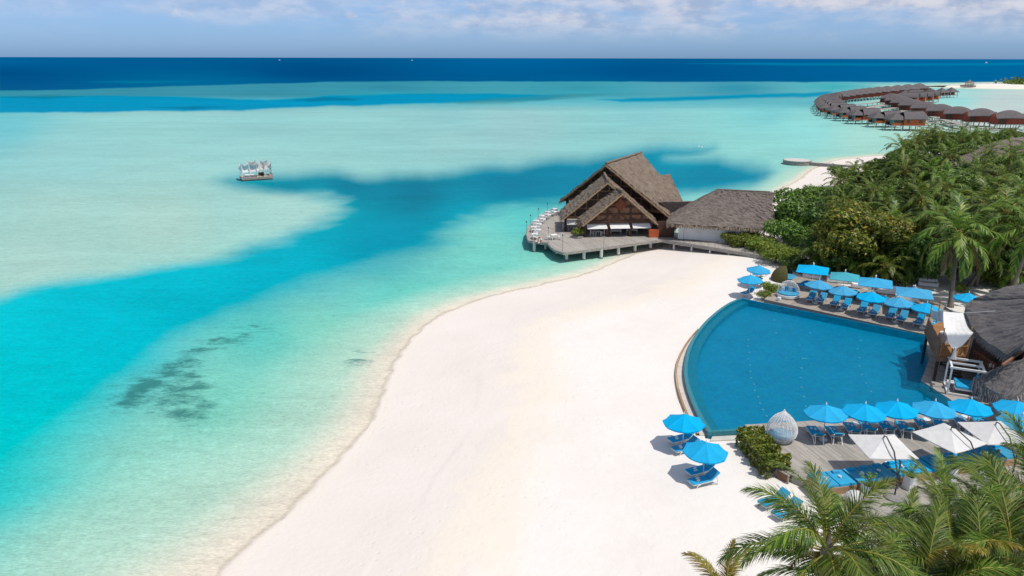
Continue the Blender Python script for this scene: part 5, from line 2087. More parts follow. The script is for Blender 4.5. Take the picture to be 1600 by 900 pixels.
mb.build('back_cushion', M['blue_cushion'], cab)
place(stb, G(1484, 607, DZ), -0.42, 'small white table beside the white four-post cabana', None, (1.2, 1.2, 1.4))
# behind the far sunshades: white beach sofas in the shade, a striped chair
sf = empty('white_sofa', (0, 0, 0), 0, 'x', 'sofa')
MB().box((0, 0, 0.25), (2.2, 0.9, 0.3)).build('base', M['white'], sf)
MB().box((0, -0.05, 0.46), (2.1, 0.75, 0.13), 0, 0.97).build('seat_cushion', M['white_fabric'], sf)
MB().box((0, 0.38, 0.62), (2.2, 0.15, 0.5)).build('backrest', M['white'], sf)
for s in (-1, 1):
    MB().box((s * 1.02, 0, 0.5), (0.16, 0.9, 0.26)).build('armrest', M['white'], sf)
for q, w in (((1268, 434.5), 'under the square sunshade beside the olive hood'), ((1306, 441), 'under the teal sunshade'), ((1345, 450), 'under the third square sunshade'), ((1388, 459), 'between the last two square sunshades'), ((1415, 470), 'under the last square sunshade'), ((1449, 447), 'in palm shade behind the sunshades')):
    place(sf, G(*q, DZ if q[1] > 448 else SAND_Z), -0.33, 'white outdoor sofa ' + w, 'white sofas behind the far daybeds')

# ================================================================== palms and trees
def frond_mb(mb, L, pairs, e0, droop, az=0.0, origin=(0, 0, 0), seed=0, leaf=0.85, width=0.05, segs=2, rach=0.03, twist=0.0, m_leaf=0, m_rach=1, nr=5):
    """one pinnate leaf: arching stalk with two ranks of narrow leaflets"""
    rs = random.Random(seed)
    O = Vector(origin)
    ca, sa = math.cos(az), math.sin(az)
    N = 14
    pts, dirs = [], []
    x = z = 0.0
    e = e0
    for i in range(N + 1):
        pts.append((x, z))
        dirs.append(e)
        t = i / N
        e = e0 - droop * (t + 0.5 / N) ** 1.35
        x += math.cos(e) * L / N
        z += math.sin(e) * L / N

    def at(s):
        f = s * N
        i = min(int(f), N - 1)
        f -= i
        px = pts[i][0] * (1 - f) + pts[i + 1][0] * f
        pz = pts[i][1] * (1 - f) + pts[i + 1][1] * f
        ee = dirs[i] * (1 - f) + dirs[i + 1] * f
        return Vector((px * ca, px * sa, pz)) + O, ee
    mb.m = m_rach
    mb.path([at(i / 8)[0] for i in range(9)], [rach * (1.15 - i / 8) for i in range(9)], 3 if segs < 3 else nr, False)
    mb.m = m_leaf
    side = Vector((-sa, ca, 0))
    for k in range(pairs):
        s = 0.13 + 0.87 * (k + rs.uniform(-.2, .2)) / pairs
        s = min(max(s, 0.1), 0.995)
        p, ee = at(s)
        fwd = Vector((math.cos(ee) * ca, math.cos(ee) * sa, math.sin(ee)))
        up = Vector((-math.sin(ee) * ca, -math.sin(ee) * sa, math.cos(ee)))
        l = leaf * (math.sin(PI * (0.13 + 0.80 * s)) ** 0.8) * rs.uniform(0.85, 1.1)
        fa = 0.55 + 0.75 * s + rs.uniform(-.1, .1)
        for sg in (-1, 1):
            if rs.random() < 0.04:
                continue
            lift = rs.uniform(-0.25, 0.2)
            d = (fwd * math.sin(fa) + (side * sg * math.cos(twist) + up * sg * math.sin(twist)) * math.cos(fa) + up * lift).normalized()
            wv = d.cross(up).normalized()
            w = width * rs.uniform(0.8, 1.2)
            vs = []
            q = p.copy()
            dd = d.copy()
            for j in range(segs + 1):
                t = j / segs
                ww = w * (0.75 + 0.6 * t if t < 0.35 else 1.0 - 0.9 * ((t - 0.35) / 0.65) ** 1.4)
                vs += [q - wv * ww, q + wv * ww]
                dd = (dd + Vector((0, 0, -0.85 / segs * (0.4 + t)))).normalized()
                q = q + dd * (l / segs)
            mb.add(vs, [(2 * j, 2 * j + 1, 2 * j + 3, 2 * j + 2) for j in range(segs)])


def palm_crown(name, seed, L=3.6, n=24, pairs=30, leaf=0.8, width=0.055):
    rs = random.Random(seed)
    mb = MB([M['frond'], M['rachis'], M['frond_dry'], M['coconut']])
    for k in range(n):
        t = k / n
        az = k * 2.39996 + rs.uniform(-.25, .25)
        e0 = R(80 - 128 * t ** 0.85 + rs.uniform(-8, 8))
        dry = t > 0.86
        frond_mb(mb, L * rs.uniform(0.82, 1.1) * (0.8 if dry else 1), pairs, e0, R(85 + 15 * t + rs.uniform(-15, 15)) if not dry else R(50), az,
                 (0.08 * math.cos(az), 0.08 * math.sin(az), 0.15 - 0.3 * t), seed * 100 + k, leaf * (0.8 if dry else 1), width, 2, 0.035, rs.uniform(-.35, .35), 2 if dry else 0, 2 if dry else 1)
    mb.m = 3
    for k in range(7):
        a = k * 0.9
        mb.lathe([(0.02, -0.16), (0.12, -0.1), (0.14, 0), (0.1, 0.1), (0.02, 0.16)], 7, (0.3 * math.cos(a), 0.3 * math.sin(a), -0.35 - 0.08 * (k % 3)))
    mb.lathe([(0.14, -0.7), (0.2, -0.2), (0.16, 0.2), (0.04, 0.5)], 8)
    return mb


def trunk_mb(h, lean, seed, r0=0.19, r1=0.12):
    rs = random.Random(seed)
    a = rs.uniform(0, 2 * PI)
    N = 12
    pts, rad = [], []
    for i in range(N + 1):
        t = i / N
        off = lean * ((1 - t) ** 1.7)
        pts.append((off * math.cos(a), off * math.sin(a), h * (t - 1) - 0.2 * (1 - t)))
        rad.append((r0 * 1.5 if i == 0 else r0 + (r1 - r0) * t) * (1 + 0.05 * (i % 2)))
    return MB().path(pts, rad, 9)


# five kinds of forest palm: crown at the origin of a child, trunk hanging below
palm_protos = []
for k in range(5):
    e = empty('coconut_palm', (0, 0, 0), 0, 'x', 'palm', 'palms of the grove')
    palm_crown('crown', 10 + k, 4.2 + 0.3 * (k % 3), 25 + k % 3, 30, 0.92).build('crown', None, e)
    trunk_mb(9.5, 1.2 + 0.3 * k, 50 + k).build('trunk', M['bark'], e)
    palm_protos.append(e)


def crown_mesh(name, seed, Rr, Hh, leaves, size, mat, parent, flat=0.75, lobes=11):
    rs = random.Random(seed)
    nr = np.random.RandomState(seed)
    L = [(Vector((0, 0, 0)), Rr * 0.62)]
    for k in range(lobes):
        a = k * 2.4 + rs.uniform(-.5, .5)
        d = Rr * rs.uniform(0.35, 0.72)
        L.append((Vector((d * math.cos(a), d * math.sin(a), rs.uniform(-0.35, 0.42) * Hh)), Rr * rs.uniform(0.26, 0.46)))
    tot = sum(r * r for _, r in L)
    vs, fs = [], []
    for c, r in L:
        m = int(leaves * r * r / tot)
        for _ in range(m):
            d = Vector(nr.normal(size=3)).normalized()
            if d.z < -0.35 and rs.random() < 0.7:
                d.z = -d.z
            rr = r * (1 - abs(nr.normal()) * 0.16) * (1 + 0.18 * math.sin(d.x * 7 + c.x) * math.sin(d.y * 6 + c.y * 2))
            p = c + Vector((d.x * rr, d.y * rr, d.z * rr * flat))
            nrm = (d + Vector(nr.normal(size=3)) * 0.55 + Vector((0, 0, 0.35))).normalized()
            t = nrm.cross(Vector(nr.normal(size=3))).normalized()
            b = nrm.cross(t)
            s = size * rs.uniform(0.6, 1.3)
            o = len(vs)
            vs += [p - t * s, p - b * s * 0.42 + nrm * s * .12, p + t * s, p + b * s * 0.42 + nrm * s * .12]
            fs.append((o, o + 1, o + 2, o + 3))
    mb = MB()
    mb.add(vs, fs)
    return mb.build(name, mat, parent)


def tree_trunk(parent, h, r, seed, spread):
    rs = random.Random(seed)
    mb = MB()
    mb.path([(0, 0, -h), (rs.uniform(-.2, .2), rs.uniform(-.2, .2), -h * 0.5), (0, 0, 0)], [r * 1.3, r, r * 0.7], 8)
    for k in range(6):
        a = k * 1.05 + rs.uniform(-.3, .3)
        d = spread * rs.uniform(0.4, 0.75)
        mb.path([(0, 0, -h * 0.4), (d * .5 * math.cos(a), d * .5 * math.sin(a), -h * 0.1), (d * math.cos(a), d * math.sin(a), spread * rs.uniform(0.0, 0.35))], [r * 0.5, r * 0.35, r * 0.12], 6)
    return mb.build('trunk', M['bark'], parent)


def tree_proto(name, seed, Rr, leaves, size, mat, cat, h=4.0, flat=0.75):
    e = empty(name, (0, 0, 0), 0, 'x', cat)
    crown_mesh('crown', seed, Rr, Rr * 0.8, leaves, size, mat, e, flat)
    tree_trunk(e, h, 0.18, seed, Rr)
    return e


TP = [tree_proto('broadleaf_tree', 101, 4.4, 5200, 0.26, M['leaf'], 'tree'), tree_proto('broadleaf_tree', 102, 4.0, 4600, 0.24, M['leaf'], 'tree'),
      tree_proto('broadleaf_tree', 103, 4.2, 4800, 0.25, M['leaf_dark'], 'tree'), tree_proto('broadleaf_tree', 104, 3.9, 4600, 0.22, M['leaf_yellow'], 'tree')]
SH_P = tree_proto('shrub', 105, 2.4, 2600, 0.17, M['leaf_hedge'], 'shrub', 1.2, 0.62)
SH_D = tree_proto('shrub', 106, 2.4, 2400, 0.2, M['leaf_dark'], 'shrub', 1.2, 0.7)

# (crown px, py, height of the crown centre, kind, scale)
PALMS = [(1313, 284, 7.5, 0, 0.8), (1352, 272, 7.5, 1, 0.75), (1409, 232, 9.5, 2, 0.9), (1483, 246, 10, 3, 1.15), (1456, 212, 9, 4, 1.0), (1432, 222, 9, 0, 0.85), (1521, 214, 9, 1, 0.9), (1500, 218, 8, 2, 0.9),
         (1579, 244, 10, 2, 1.0), (1582, 212, 9, 3, 0.9), (1322, 322, 8.0, 4, 0.8), (1382, 318, 8.5, 0, 0.85), (1440, 312, 9.5, 1, 1.1), (1570, 280, 10.5, 3, 1.1), (1572, 334, 10.5, 2, 1.25),
         (1499, 368, 9.0, 0, 1.22), (1541, 322, 10, 4, 1.05), (1278, 396, 3.8, 1, 0.85), (1384, 416, 3.6, 3, 0.9), (1584, 424, 3.4, 4, 0.85), (1365, 300, 8.5, 2, 0.9),
         (1415, 268, 8.5, 4, 0.95), (1530, 268, 9, 0, 0.95), (1600, 300, 10.5, 1, 1.1), (1612, 358, 10, 3, 1.2), (1545, 236, 9, 2, 0.9), (1464, 340, 9, 2, 0.95), (1610, 232, 9.5, 0, 1.0), (1640, 262, 9.5, 4, 1.0),
         (1400, 350, 7.5, 1, 0.8), (1540, 384, 6.5, 0, 0.9), (1424, 392, 5, 4, 0.8), (1660, 330, 10, 2, 1.1), (1344, 408, 3.4, 0, 0.7), (1455, 268, 9.5, 3, 0.95), (1478, 292, 9.5, 0, 0.95), (1335, 262, 6.5, 3, 0.6), (1442, 212, 8, 1, 0.85), (1470, 214, 9, 2, 0.9), (1540, 213, 8.5, 4, 0.85), (1560, 216, 8, 0, 0.85), (1505, 206, 8.5, 3, 0.8)]
DESC = {0: 'special'}
pal = sorted(((G(x, y, h), (x, y), h, k, s) for x, y, h, k, s in [(a_, b_, c_, d_, e_ * (1.06 + 0.09 * (a_ % 3))) for a_, b_, c_, d_, e_ in PALMS]), key=lambda t: t[0].y)
rank_names = ['front rank by the pool', 'second rank', 'middle rank', 'fourth rank', 'rear rank by the villas']


def ranked(items, nr_=5):
    """depth ranks, each counted from the left"""
    n = len(items)
    out = []
    for r_ in range(nr_):
        part = items[n * r_ // nr_: n * (r_ + 1) // nr_]
        part = sorted(part, key=lambda t: t[1][0])
        out += [(r_, i, it) for i, it in enumerate(part)]
    return out


def set_height(o, h):
    pass


SPECIAL_P = {(1499, 368): 'large coconut palm with hanging fronds rising from the sand behind the sunshades', (1278, 396): 'low young palm with orange stalks just behind the first blue sunshade',
             (1384, 416): 'low bushy palm right behind the middle blue sunshades', (1584, 424): 'small bright green palm beside the dark bar roof', (1572, 334): 'large palm leaning at the right edge above the bar roof',
             (1313, 284): 'small spiky palm standing out against the white sand spit', (1409, 232): 'palm at the left shoulder of the grove against the lagoon', (1483, 246): 'tallest broad palm below the front villas'}
for r_, i, (p, q, h, k, s) in ranked(pal):
    lab = SPECIAL_P.get(q, 'coconut palm, %s from the left in the palms\' %s' % (ORD[i], rank_names[r_]))
    base = h / (9.7 * s)
    o = place(palm_protos[k], p, random.uniform(0, 6.28), lab, 'palms of the grove', s)
    for ch in o.children:
        if ch.name.startswith('trunk'):
            ch.scale = (1, 1, (h - SAND_Z + 0.2) / (9.7 * s))
TREES = [(1252, 338, 5.2, 0, 1.15), (1236, 366, 3.6, 1, 0.95), (1290, 352, 4.8, 2, 1.05), (1270, 312, 5.0, 1, 1.0), (1305, 318, 5.2, 0, 1.0), (1342, 362, 6.6, 3, 1.3), (1378, 372, 6.0, 3, 1.15), (1318, 380, 5.4, 3, 1.0), (1345, 322, 5.2, 0, 1.0),
         (1390, 292, 5.5, 0, 1.05), (1362, 290, 5.0, 2, 0.9), (1418, 300, 5.5, 1, 1.0), (1410, 342, 5.5, 2, 1.05), (1455, 305, 5.6, 0, 1.05), (1448, 352, 5.0, 2, 1.1), (1422, 254, 5.5, 1, 1.0), (1450, 262, 6.0, 0, 1.0),
         (1490, 280, 6.0, 2, 1.0), (1520, 300, 6.0, 0, 1.05), (1540, 350, 5.5, 2, 1.1), (1420, 398, 4.0, 2, 1.0), (1465, 402, 4.0, 2, 1.05), (1535, 400, 4.0, 2, 1.1), (1570, 380, 4.5, 1, 1.0), (1600, 392, 4.5, 2, 1.1), (1555, 262, 6.0, 1, 1.0),
         (1600, 262, 6.0, 0, 1.1), (1470, 236, 5.5, 1, 0.95), (1510, 246, 5.5, 0, 1.0), (1388, 264, 4.8, 1, 0.85), (1340, 292, 4.4, 0, 0.8), (1580, 310, 6.5, 2, 1.1), (1480, 325, 6.0, 1, 1.0), (1390, 400, 3.2, 0, 0.8), (1300, 402, 3.0, 2, 0.8), (1330, 408, 2.8, 0, 0.7),
         (1560, 225, 5, 0, 1.0), (1520, 224, 5, 2, 0.9), (1448, 228, 5, 0, 0.9), (1600, 222, 5.2, 1, 1.0), (1640, 300, 6, 0, 1.1), (1650, 380, 5, 1, 1.1), (1620, 410, 3.6, 0, 0.9), (1312, 272, 3.6, 1, 0.6), (1370, 268, 4, 2, 0.7), (1500, 408, 3.2, 2, 0.8), (1445, 424, 2.4, 2, 0.6), (1428, 232, 5, 1, 0.8), (1465, 222, 5, 0, 0.9), (1485, 220, 5, 2, 0.8), (1535, 216, 5, 1, 0.8), (1580, 218, 4.5, 0, 0.8), (1405, 248, 4.5, 0, 0.8)]
SPECIAL_T = {(1252, 338): 'dense round broadleaf tree next to the white house roof', (1342, 362): 'big yellowing broadleaf tree in the middle of the grove behind the sunshades', (1378, 372): 'smaller yellow-green tree right of the big yellowing one',
             (1318, 380): 'yellow-flecked bushy tree left of the big yellowing one'}
tr = sorted(((G(x, y, h), (x, y), h, k, s) for x, y, h, k, s in [(x, y - 4, h + 0.6, k, s * 1.1) for x, y, h, k, s in TREES]), key=lambda t: t[0].y)
kindw = ['green broadleaf tree', 'green broadleaf tree', 'dark broadleaf tree', 'yellowing broadleaf tree']
for r_, i, (p, q, h, k, s) in ranked(tr):
    lab = SPECIAL_T.get((q[0], q[1] + 4), '%s, %s from the left in the leafy trees\' %s' % (kindw[k], ORD[i], rank_names[r_]))
    o = place(TP[k], p, random.uniform(0, 6.28), lab, 'broadleaf trees of the grove', s)
    for ch in o.children:
        if ch.name.startswith('trunk'):
            ch.scale = (1, 1, max(0.3, (h - SAND_Z + 0.1) / (4.0 * s)))
SHR = [((1150, 378), 0.9, 0, 'left end of the bushes before the white house'), ((1172, 379), 1.0, 0, 'middle of the bushes before the white house'), ((1190, 386), 1.0, 0, 'right end of the bushes before the white house'),
       ((1212, 398), 1.0, 0, 'at the end of the gangway'), ((1232, 403), 0.9, 0, 'between the gangway end and the olive hood'), ((1206, 452), 0.55, 0, 'alone between beach loungers and the shell daybed'), ((1194, 462), 0.4, 0, 'low beside the far pool corner'),
       ((1245, 412), 0.8, 1, 'dark, behind the first square sunshade'), ((1310, 418), 0.7, 1, 'dark, behind the teal sunshade'), ((1356, 424), 0.7, 1, 'dark, behind the third square sunshade'), ((1410, 432), 0.75, 1, 'dark, behind the last square sunshade'),
       ((1545, 436), 0.6, 0, 'bright, on the sand near the bar roof'), ((1560, 440), 0.55, 0, 'yellowish, touching the bar roof outline'), ((1502, 452), 0.35, 0, 'tiny, round the foot of the large palm')]
for (x, y), s, k, w in SHR:
    h = 1.25 * s + SAND_Z
    p = G(x, y, h)
    o = place(SH_D if k else SH_P, p, random.uniform(0, 6), 'leafy green shrub ' + w if not k else 'leafy shrub, ' + w, 'shrubs round the pool', s)

# clipped hedge along the left end of the near deck
hg = empty('clipped_hedge', (*G2(1190, 715, SAND_Z), SAND_Z), 0, 'clipped yellow-green hedge between the sand and the near pool deck', 'hedge')
hp = [G(1170, 684, SAND_Z + 0.6), G(1190, 708, SAND_Z + 0.6), G(1216, 738, SAND_Z + 0.6)]
nr = np.random.RandomState(3)
vs, fs = [], []
hb = hg.location
for _ in range(5200):
    t = nr.rand()
    c = hp[0].lerp(hp[1], t * 2) if t < 0.5 else hp[1].lerp(hp[2], t * 2 - 1)
    d = (hp[2] - hp[0]).normalized()
    n = Vector((-d.y, d.x, 0))
    f = nr.rand()
    wob = 1 + 0.14 * math.sin(t * 23) + 0.1 * math.sin(t * 51)
    if f < 0.5:
        off, z, nn = nr.uniform(-0.85, 0.85) * wob, 1.35 * wob - abs(nr.normal()) * 0.12, Vector((0, 0, 1))
    else:
        sg = 1 if f < 0.75 else -1
        z = nr.uniform(0.05, 1.3) * wob
        off, nn = sg * (0.88 * wob - abs(nr.normal()) * 0.12), n * sg
    p = Vector((c.x, c.y, SAND_Z)) + n * off + Vector((0, 0, z)) - hb
    nm = (nn + Vector(nr.normal(size=3)) * 0.6).normalized()
    tt = nm.cross(Vector(nr.normal(size=3))).normalized()
    b = nm.cross(tt)
    s = 0.14 * nr.uniform(0.6, 1.3)
    o_ = len(vs)
    vs += [p - tt * s, p - b * s * .45, p + tt * s, p + b * s * .45]
    fs.append((o_, o_ + 1, o_ + 2, o_ + 3))
MB().add(vs, fs).build('foliage', M['leaf_hedge'], hg)
mb = MB()
for k in range(9):
    p = hp[0].lerp(hp[2], (k + .5) / 9) - hb
    mb.path([(p.x, p.y, 0), (p.x + .1, p.y, 0.6), (p.x - .1, p.y + .1, 1.15)], [0.05, 0.04, 0.02], 5)
    mb.path([(p.x, p.y, 0.2), (p.x + .4, p.y - .3, 0.9)], [0.035, 0.015], 5)
mb.build('stem', M['bark'], hg)

# foreground palms: every frond a piece of its own
FR = []
for k, (e0, dr_) in enumerate([(80, 50), (70, 75), (58, 85), (45, 90), (30, 85), (12, 75), (-10, 60), (-35, 45)]):
    for v in range(2):
        mb = MB([M['frond'], M['rachis']])
        frond_mb(mb, 4.4 + 0.3 * v, 92, R(e0), R(dr_ + 10 * v), 0, (0.12, 0, 0), 900 + k * 7 + v, 1.12, 0.021, 3, 0.042, 0.3 * (1 if v else -1))
        o = mb.build('frond', None, None)
        FR.append((e0, o.data))
        bpy.data.objects.remove(o)
FRY = []
for v, (e0, dr_) in enumerate([(70, 60), (40, 80), (10, 70)]):
    mb = MB([M['frond_yellow'], M['rachis']])
    frond_mb(mb, 3.4, 66, R(e0), R(dr_), 0, (0.1, 0, 0), 990 + v, 0.9, 0.024, 3, 0.042, 0.2)
    o = mb.build('frond', None, None)
    FRY.append((e0, o.data))
    bpy.data.objects.remove(o)
FRD = []
for v, (e0, dr_) in enumerate([(-30, 45), (-48, 35)]):
    mb = MB([M['frond_dry'], M['frond_dry']])
    frond_mb(mb, 3.6, 50, R(e0), R(dr_), 0, (0.1, 0, 0), 995 + v, 0.8, 0.03, 3, 0.04, 0.5)
    o = mb.build('frond', None, None)
    FRD.append((e0, o.data))
    bpy.data.objects.remove(o)
HEART = MB([M['bark'], M['coconut']])
HEART.lathe([(0.16, -0.8), (0.22, -0.3), (0.2, 0.1), (0.1, 0.5), (0.03, 0.9)], 10)
HEART.m = 1
for k in range(9):
    a = k * 0.75
    HEART.lathe([(0.02, -0.17), (0.12, -0.11), (0.15, 0), (0.11, 0.11), (0.02, 0.17)], 8, (0.34 * math.cos(a), 0.34 * math.sin(a), -0.42 - 0.1 * (k % 3)))
heart_o = HEART.build('crown', None, None)
heart_me = heart_o.data
bpy.data.objects.remove(heart_o)


def big_palm(px, py, h, lab, n=22, scale=1.0, seed=0, rot=0.0, yellow=0.0, dry=3):
    p = G(px, py, h)
    rs = random.Random(seed)
    e = empty('coconut_palm', p, 0, lab, 'palm', 'palms in the near corner')
    cr_ = bpy.data.objects.new('crown', heart_me)
    COL.objects.link(cr_)
    cr_.parent = e
    for k in range(n):
        t = k / n
        want = 84 - 112 * t ** 0.95
        pool_ = FR
        if rs.random() < yellow:
            pool_ = FRY
        if k >= n - dry:
            pool_ = FRD
        c = sorted(pool_, key=lambda f: abs(f[0] - want) + rs.uniform(0, 9))[0]
        o = bpy.data.objects.new('frond', c[1])
        COL.objects.link(o)
        o.parent = cr_
        o.location = (0, 0, 0.25 - 0.45 * t)
        o.rotation_euler = (rs.uniform(-.15, .15), rs.uniform(-.08, .08), rot + k * 2.39996 + rs.uniform(-.25, .25))
        s = scale * rs.uniform(0.85, 1.1)
        o.scale = (s, s, s)
    tm = trunk_mb(h - SAND_Z, 1.2, seed).build('trunk', M['bark'], e)
    return e


big_palm(1292, 860, 11.0, 'near palm nearest the hedge, with long fronds reaching out over the sand', 22, 0.85, 1, 0.55)
big_palm(1402, 896, 8.6, 'near palm second from the sand, below the first two planters', 21, 0.82, 2, 1.1, 0.05)
big_palm(1486, 876, 8.8, 'near palm with an orange heart, in the middle of the near corner', 21, 0.85, 3, 2.0, 0.18)
big_palm(1582, 872, 9.0, 'near palm in the bottom right corner with yellow stalks', 22, 0.95, 4, 0.2, 0.12)
big_palm(1618, 778, 9.5, 'near palm at the right edge spreading over the white sunshades', 22, 0.92, 5, 0.9)
big_palm(1476, 808, 6.6, 'smaller near palm right behind the daybed planters', 19, 0.66, 6, 1.6)
big_palm(1344, 942, 8.0, 'near palm cut by the bottom edge, second from the sand', 20, 0.85, 7, 2.2)
big_palm(1440, 945, 8.2, 'near palm cut by the bottom edge, below the orange-hearted one', 20, 0.9, 8, 0.7)
big_palm(1132, 928, 4.4, 'young yellow palm at the bottom edge on the open sand', 15, 0.78, 9, 0.3, 0.85, 2)
big_palm(1530, 935, 8.0, 'near palm cut by the bottom edge beside the corner palm', 20, 0.9, 10, 1.3)
big_palm(1556, 812, 7.0, 'near palm between the right-edge palm and the small one by the planters', 19, 0.7, 11, 2.9)

# planters
pl = empty('tapered_planter', (0, 0, 0), 0, 'x', 'planter')
MB().box((0, 0, 0.45), (0.62, 0.62, 0.9), 0, 0.86).build('pot', M['white'], pl)
MB().box((0, 0, 0.895), (0.46, 0.46, 0.03)).build('soil', M['soil'], pl)
mb = MB([M['frond'], M['frond']])
for k in range(6):
    frond_mb(mb, 0.95, 9, R(80 - 8 * k), R(50), k * 2.4, (0, 0, 0.9), 700 + k, 0.34, 0.03, 2, 0.014)
mb.build('palm_sprout', None, pl)
for i, (q, w) in enumerate([((1353, 777), 'nearest the hedge'), ((1420, 763), 'second from the hedge'), ((1484, 749), 'third from the hedge'), ((1547, 740), 'fourth from the hedge')]):
    place(pl, G(*q, DZ), 0.2 + 0.1 * i, 'tapered white planter with a palm sprout before the blue daybeds, ' + w, 'white planters before the daybeds')
pb = empty('potted_bush', G(902, 371, DECK_Z), 0, 'round potted bush on the dining deck before the small gable', 'plant')
crown_mesh('foliage', 301, 0.95, 0.8, 900, 0.13, M['leaf_hedge'], pb, 0.8, 7).location = (0, 0, 1.0)
MB().lathe([(0.8, 0.0), (0.9, 0.05), (0.9, 0.2), (0.8, 0.22)], 16).build('rim', M['stone'], pb)

# far thatched roof in the grove
fr_ = empty('thatched_hall', G(1612, 282, SAND_Z), 0, 'large grey thatched hall roof showing behind the palms at the right edge', 'building')
mb = MB([M['thatch_grey'], M['fringe_dark']])
vs, uvs, fs = [], [], []
W_, Hh_ = 15.5, 10.0
NN = 30
for i in range(NN + 1):
    a = 2 * PI * i / NN
    for j in range(9):
        t = j / 8
        r = W_ * (1 - t) ** 0.85
        x = r * math.cos(a) * 1.25
        y = r * math.sin(a)
        vs.append((x, y, 3.4 + (Hh_ - 3.4) * math.sin(t * PI / 2) ** 1.15))
        uvs.append((a * W_, t * 13))
for i in range(NN):
    for j in range(8):
        fs.append((i * 9 + j, (i + 1) * 9 + j, (i + 1) * 9 + j + 1, i * 9 + j + 1))
mb.add(vs, fs, uvs)
mb.add([(x * .99, y * .99, z - .4) for x, y, z in vs], [f[::-1] for f in fs])
mb.m = 1
for i in range(NN):
    fringe(mb, vs[i * 9], vs[(i + 1) * 9], (math.cos(2 * PI * (i + .5) / NN), math.sin(2 * PI * (i + .5) / NN), 0), 6, 0.7, i)
mb.build('roof', None, fr_)
mb = MB()
for k in range(16):
    a = 2 * PI * k / 16
    mb.tube((14 * math.cos(a) * 1.2, 13.5 * math.sin(a), 0), (14 * math.cos(a) * 1.2, 13.5 * math.sin(a), 3.8), 0.2)
mb.build('colonnade', M['dark_wood'], fr_)
MB().lathe([(11.5, 0), (11.5, 3.5), (11.3, 3.6)], 24).build('wall', M['interior'], fr_)

# ================================================================== over-water villas
def roof_sheet(mb, pts_ridge, pts_eave, nu, nv, bulge, thick=0.3):
    """sheet from a ridge line to an eave line, bulging outwards like thick thatch"""
    a, b = pts_ridge
    d, c = pts_eave
    n = (Vector(b) - Vector(a)).cross(Vector(d) - Vector(a))
    if n.length < 1e-6:
        n = (Vector(c) - Vector(d)).cross(Vector(d) - Vector(a))
    if n.z < 0:
        n = -n
    n.normalize()
    mb.sheet(a, b, c, d, nu, nv, thick, lambda u, v: n * bulge * math.sin(PI * v) + Vector((0, 0, 0)))


def villa_sea():
    """porch pavilion towards the lagoon (-x), main house behind it (+x)"""
    e = empty('overwater_villa', (0, 0, 0), 0, 'x', 'villa')
    mb = MB()
    zr, ze = 7.9, 4.9
    A, B = Vector((-1.6, 0, zr - .3)), Vector((6.6, 0, zr))
    for s in (-1, 1):
        roof_sheet(mb, (A, B), (Vector((-2.6, 4.3 * s, ze)), Vector((7.3, 4.3 * s, ze))), 12, 8, 0.45)
    mb.path([A, (A + B) / 2 + Vector((0, 0, .12)), B], 0.16, 6)
    mb.build('roof', M['thatch_villa'], e)
    mb = MB()
    P = Vector((-4.6, 0, 7.5))
    cs = [Vector((-8.3, -3.7, 4.6)), Vector((-1.2, -3.7, 4.6)), Vector((-1.2, 3.7, 4.6)), Vector((-8.3, 3.7, 4.6))]
    for i in range(4):
        roof_sheet(mb, (P, P + Vector((0.01, 0.01, 0))), (cs[i], cs[(i + 1) % 4]), 8, 8, 0.25)
    mb.build('porch_roof', M['thatch_villa'], e)
    MB().box((1.9, 0, 2.2), (10.0, 8.0, 0.3)).box((-5.0, 0, 2.16), (3.8, 6.6, 0.26)).build('floor', M['deck_edge'], e)
    w = MB().box((2.0, 0, 3.85), (8.8, 7.4, 3.0)).build('wall', M['orange_wood'], e)
    mb = MB()
    mb.add([(6.4, -3.7, 5.35), (6.4, 3.7, 5.35), (6.4, 0, 7.1)], [(0, 1, 2)])
    mb.build('gable_panel', M['orange_wood'], w)
    for s in (-1, 1):
        for x in (-0.6, 4.4):
            MB().box((x, s * 3.72, 4.1), (1.3, 0.06, 1.5)).build('window', M['glass'], w)
    MB().box((-4.3, 0, 3.3), (3.4, 5.6, 2.1)).build('glazed_lounge', M['glass'], e)
    for s in (-1, 1):
        mb = MB().box((-4.8, s * 3.25, 2.85), (4.4, 0.1, 1.1))
        mb.build('railing', M['orange_wood'], e)
    for (x, y) in ((-6.7, -3.2), (-6.7, 3.2), (-2.6, -3.2), (-2.6, 3.2), (0.9, -3.4), (0.9, 3.4), (3.6, -3.4), (3.6, 3.4), (6.2, -3.4), (6.2, 3.4)):
        MB().tube((x, y, -1.5), (x, y, 2.1), 0.19, 0.17, 7).build('stilt', M['lagoon_post'] if y < 0 else M['grey_post'], e)
    for s in (-1, 1):
        MB().tube((-6.7, s * 3.2, 2.2), (-6.7, s * 3.2, 4.4), 0.14, 0.14, 6).build('porch_post', M['grey_post'], e)
    mb = MB()
    for k in range(6):
        mb.box((-7.6 - k * 0.3, 1.5, 1.9 - k * 0.38), (0.32, 1.2, 0.08))
    mb.beam((-7.4, 0.9, 2.0), (-9.4, 0.9, -0.4), 0.08, 0.2)
    mb.build('stair', M['deck_edge'], e)
    return e


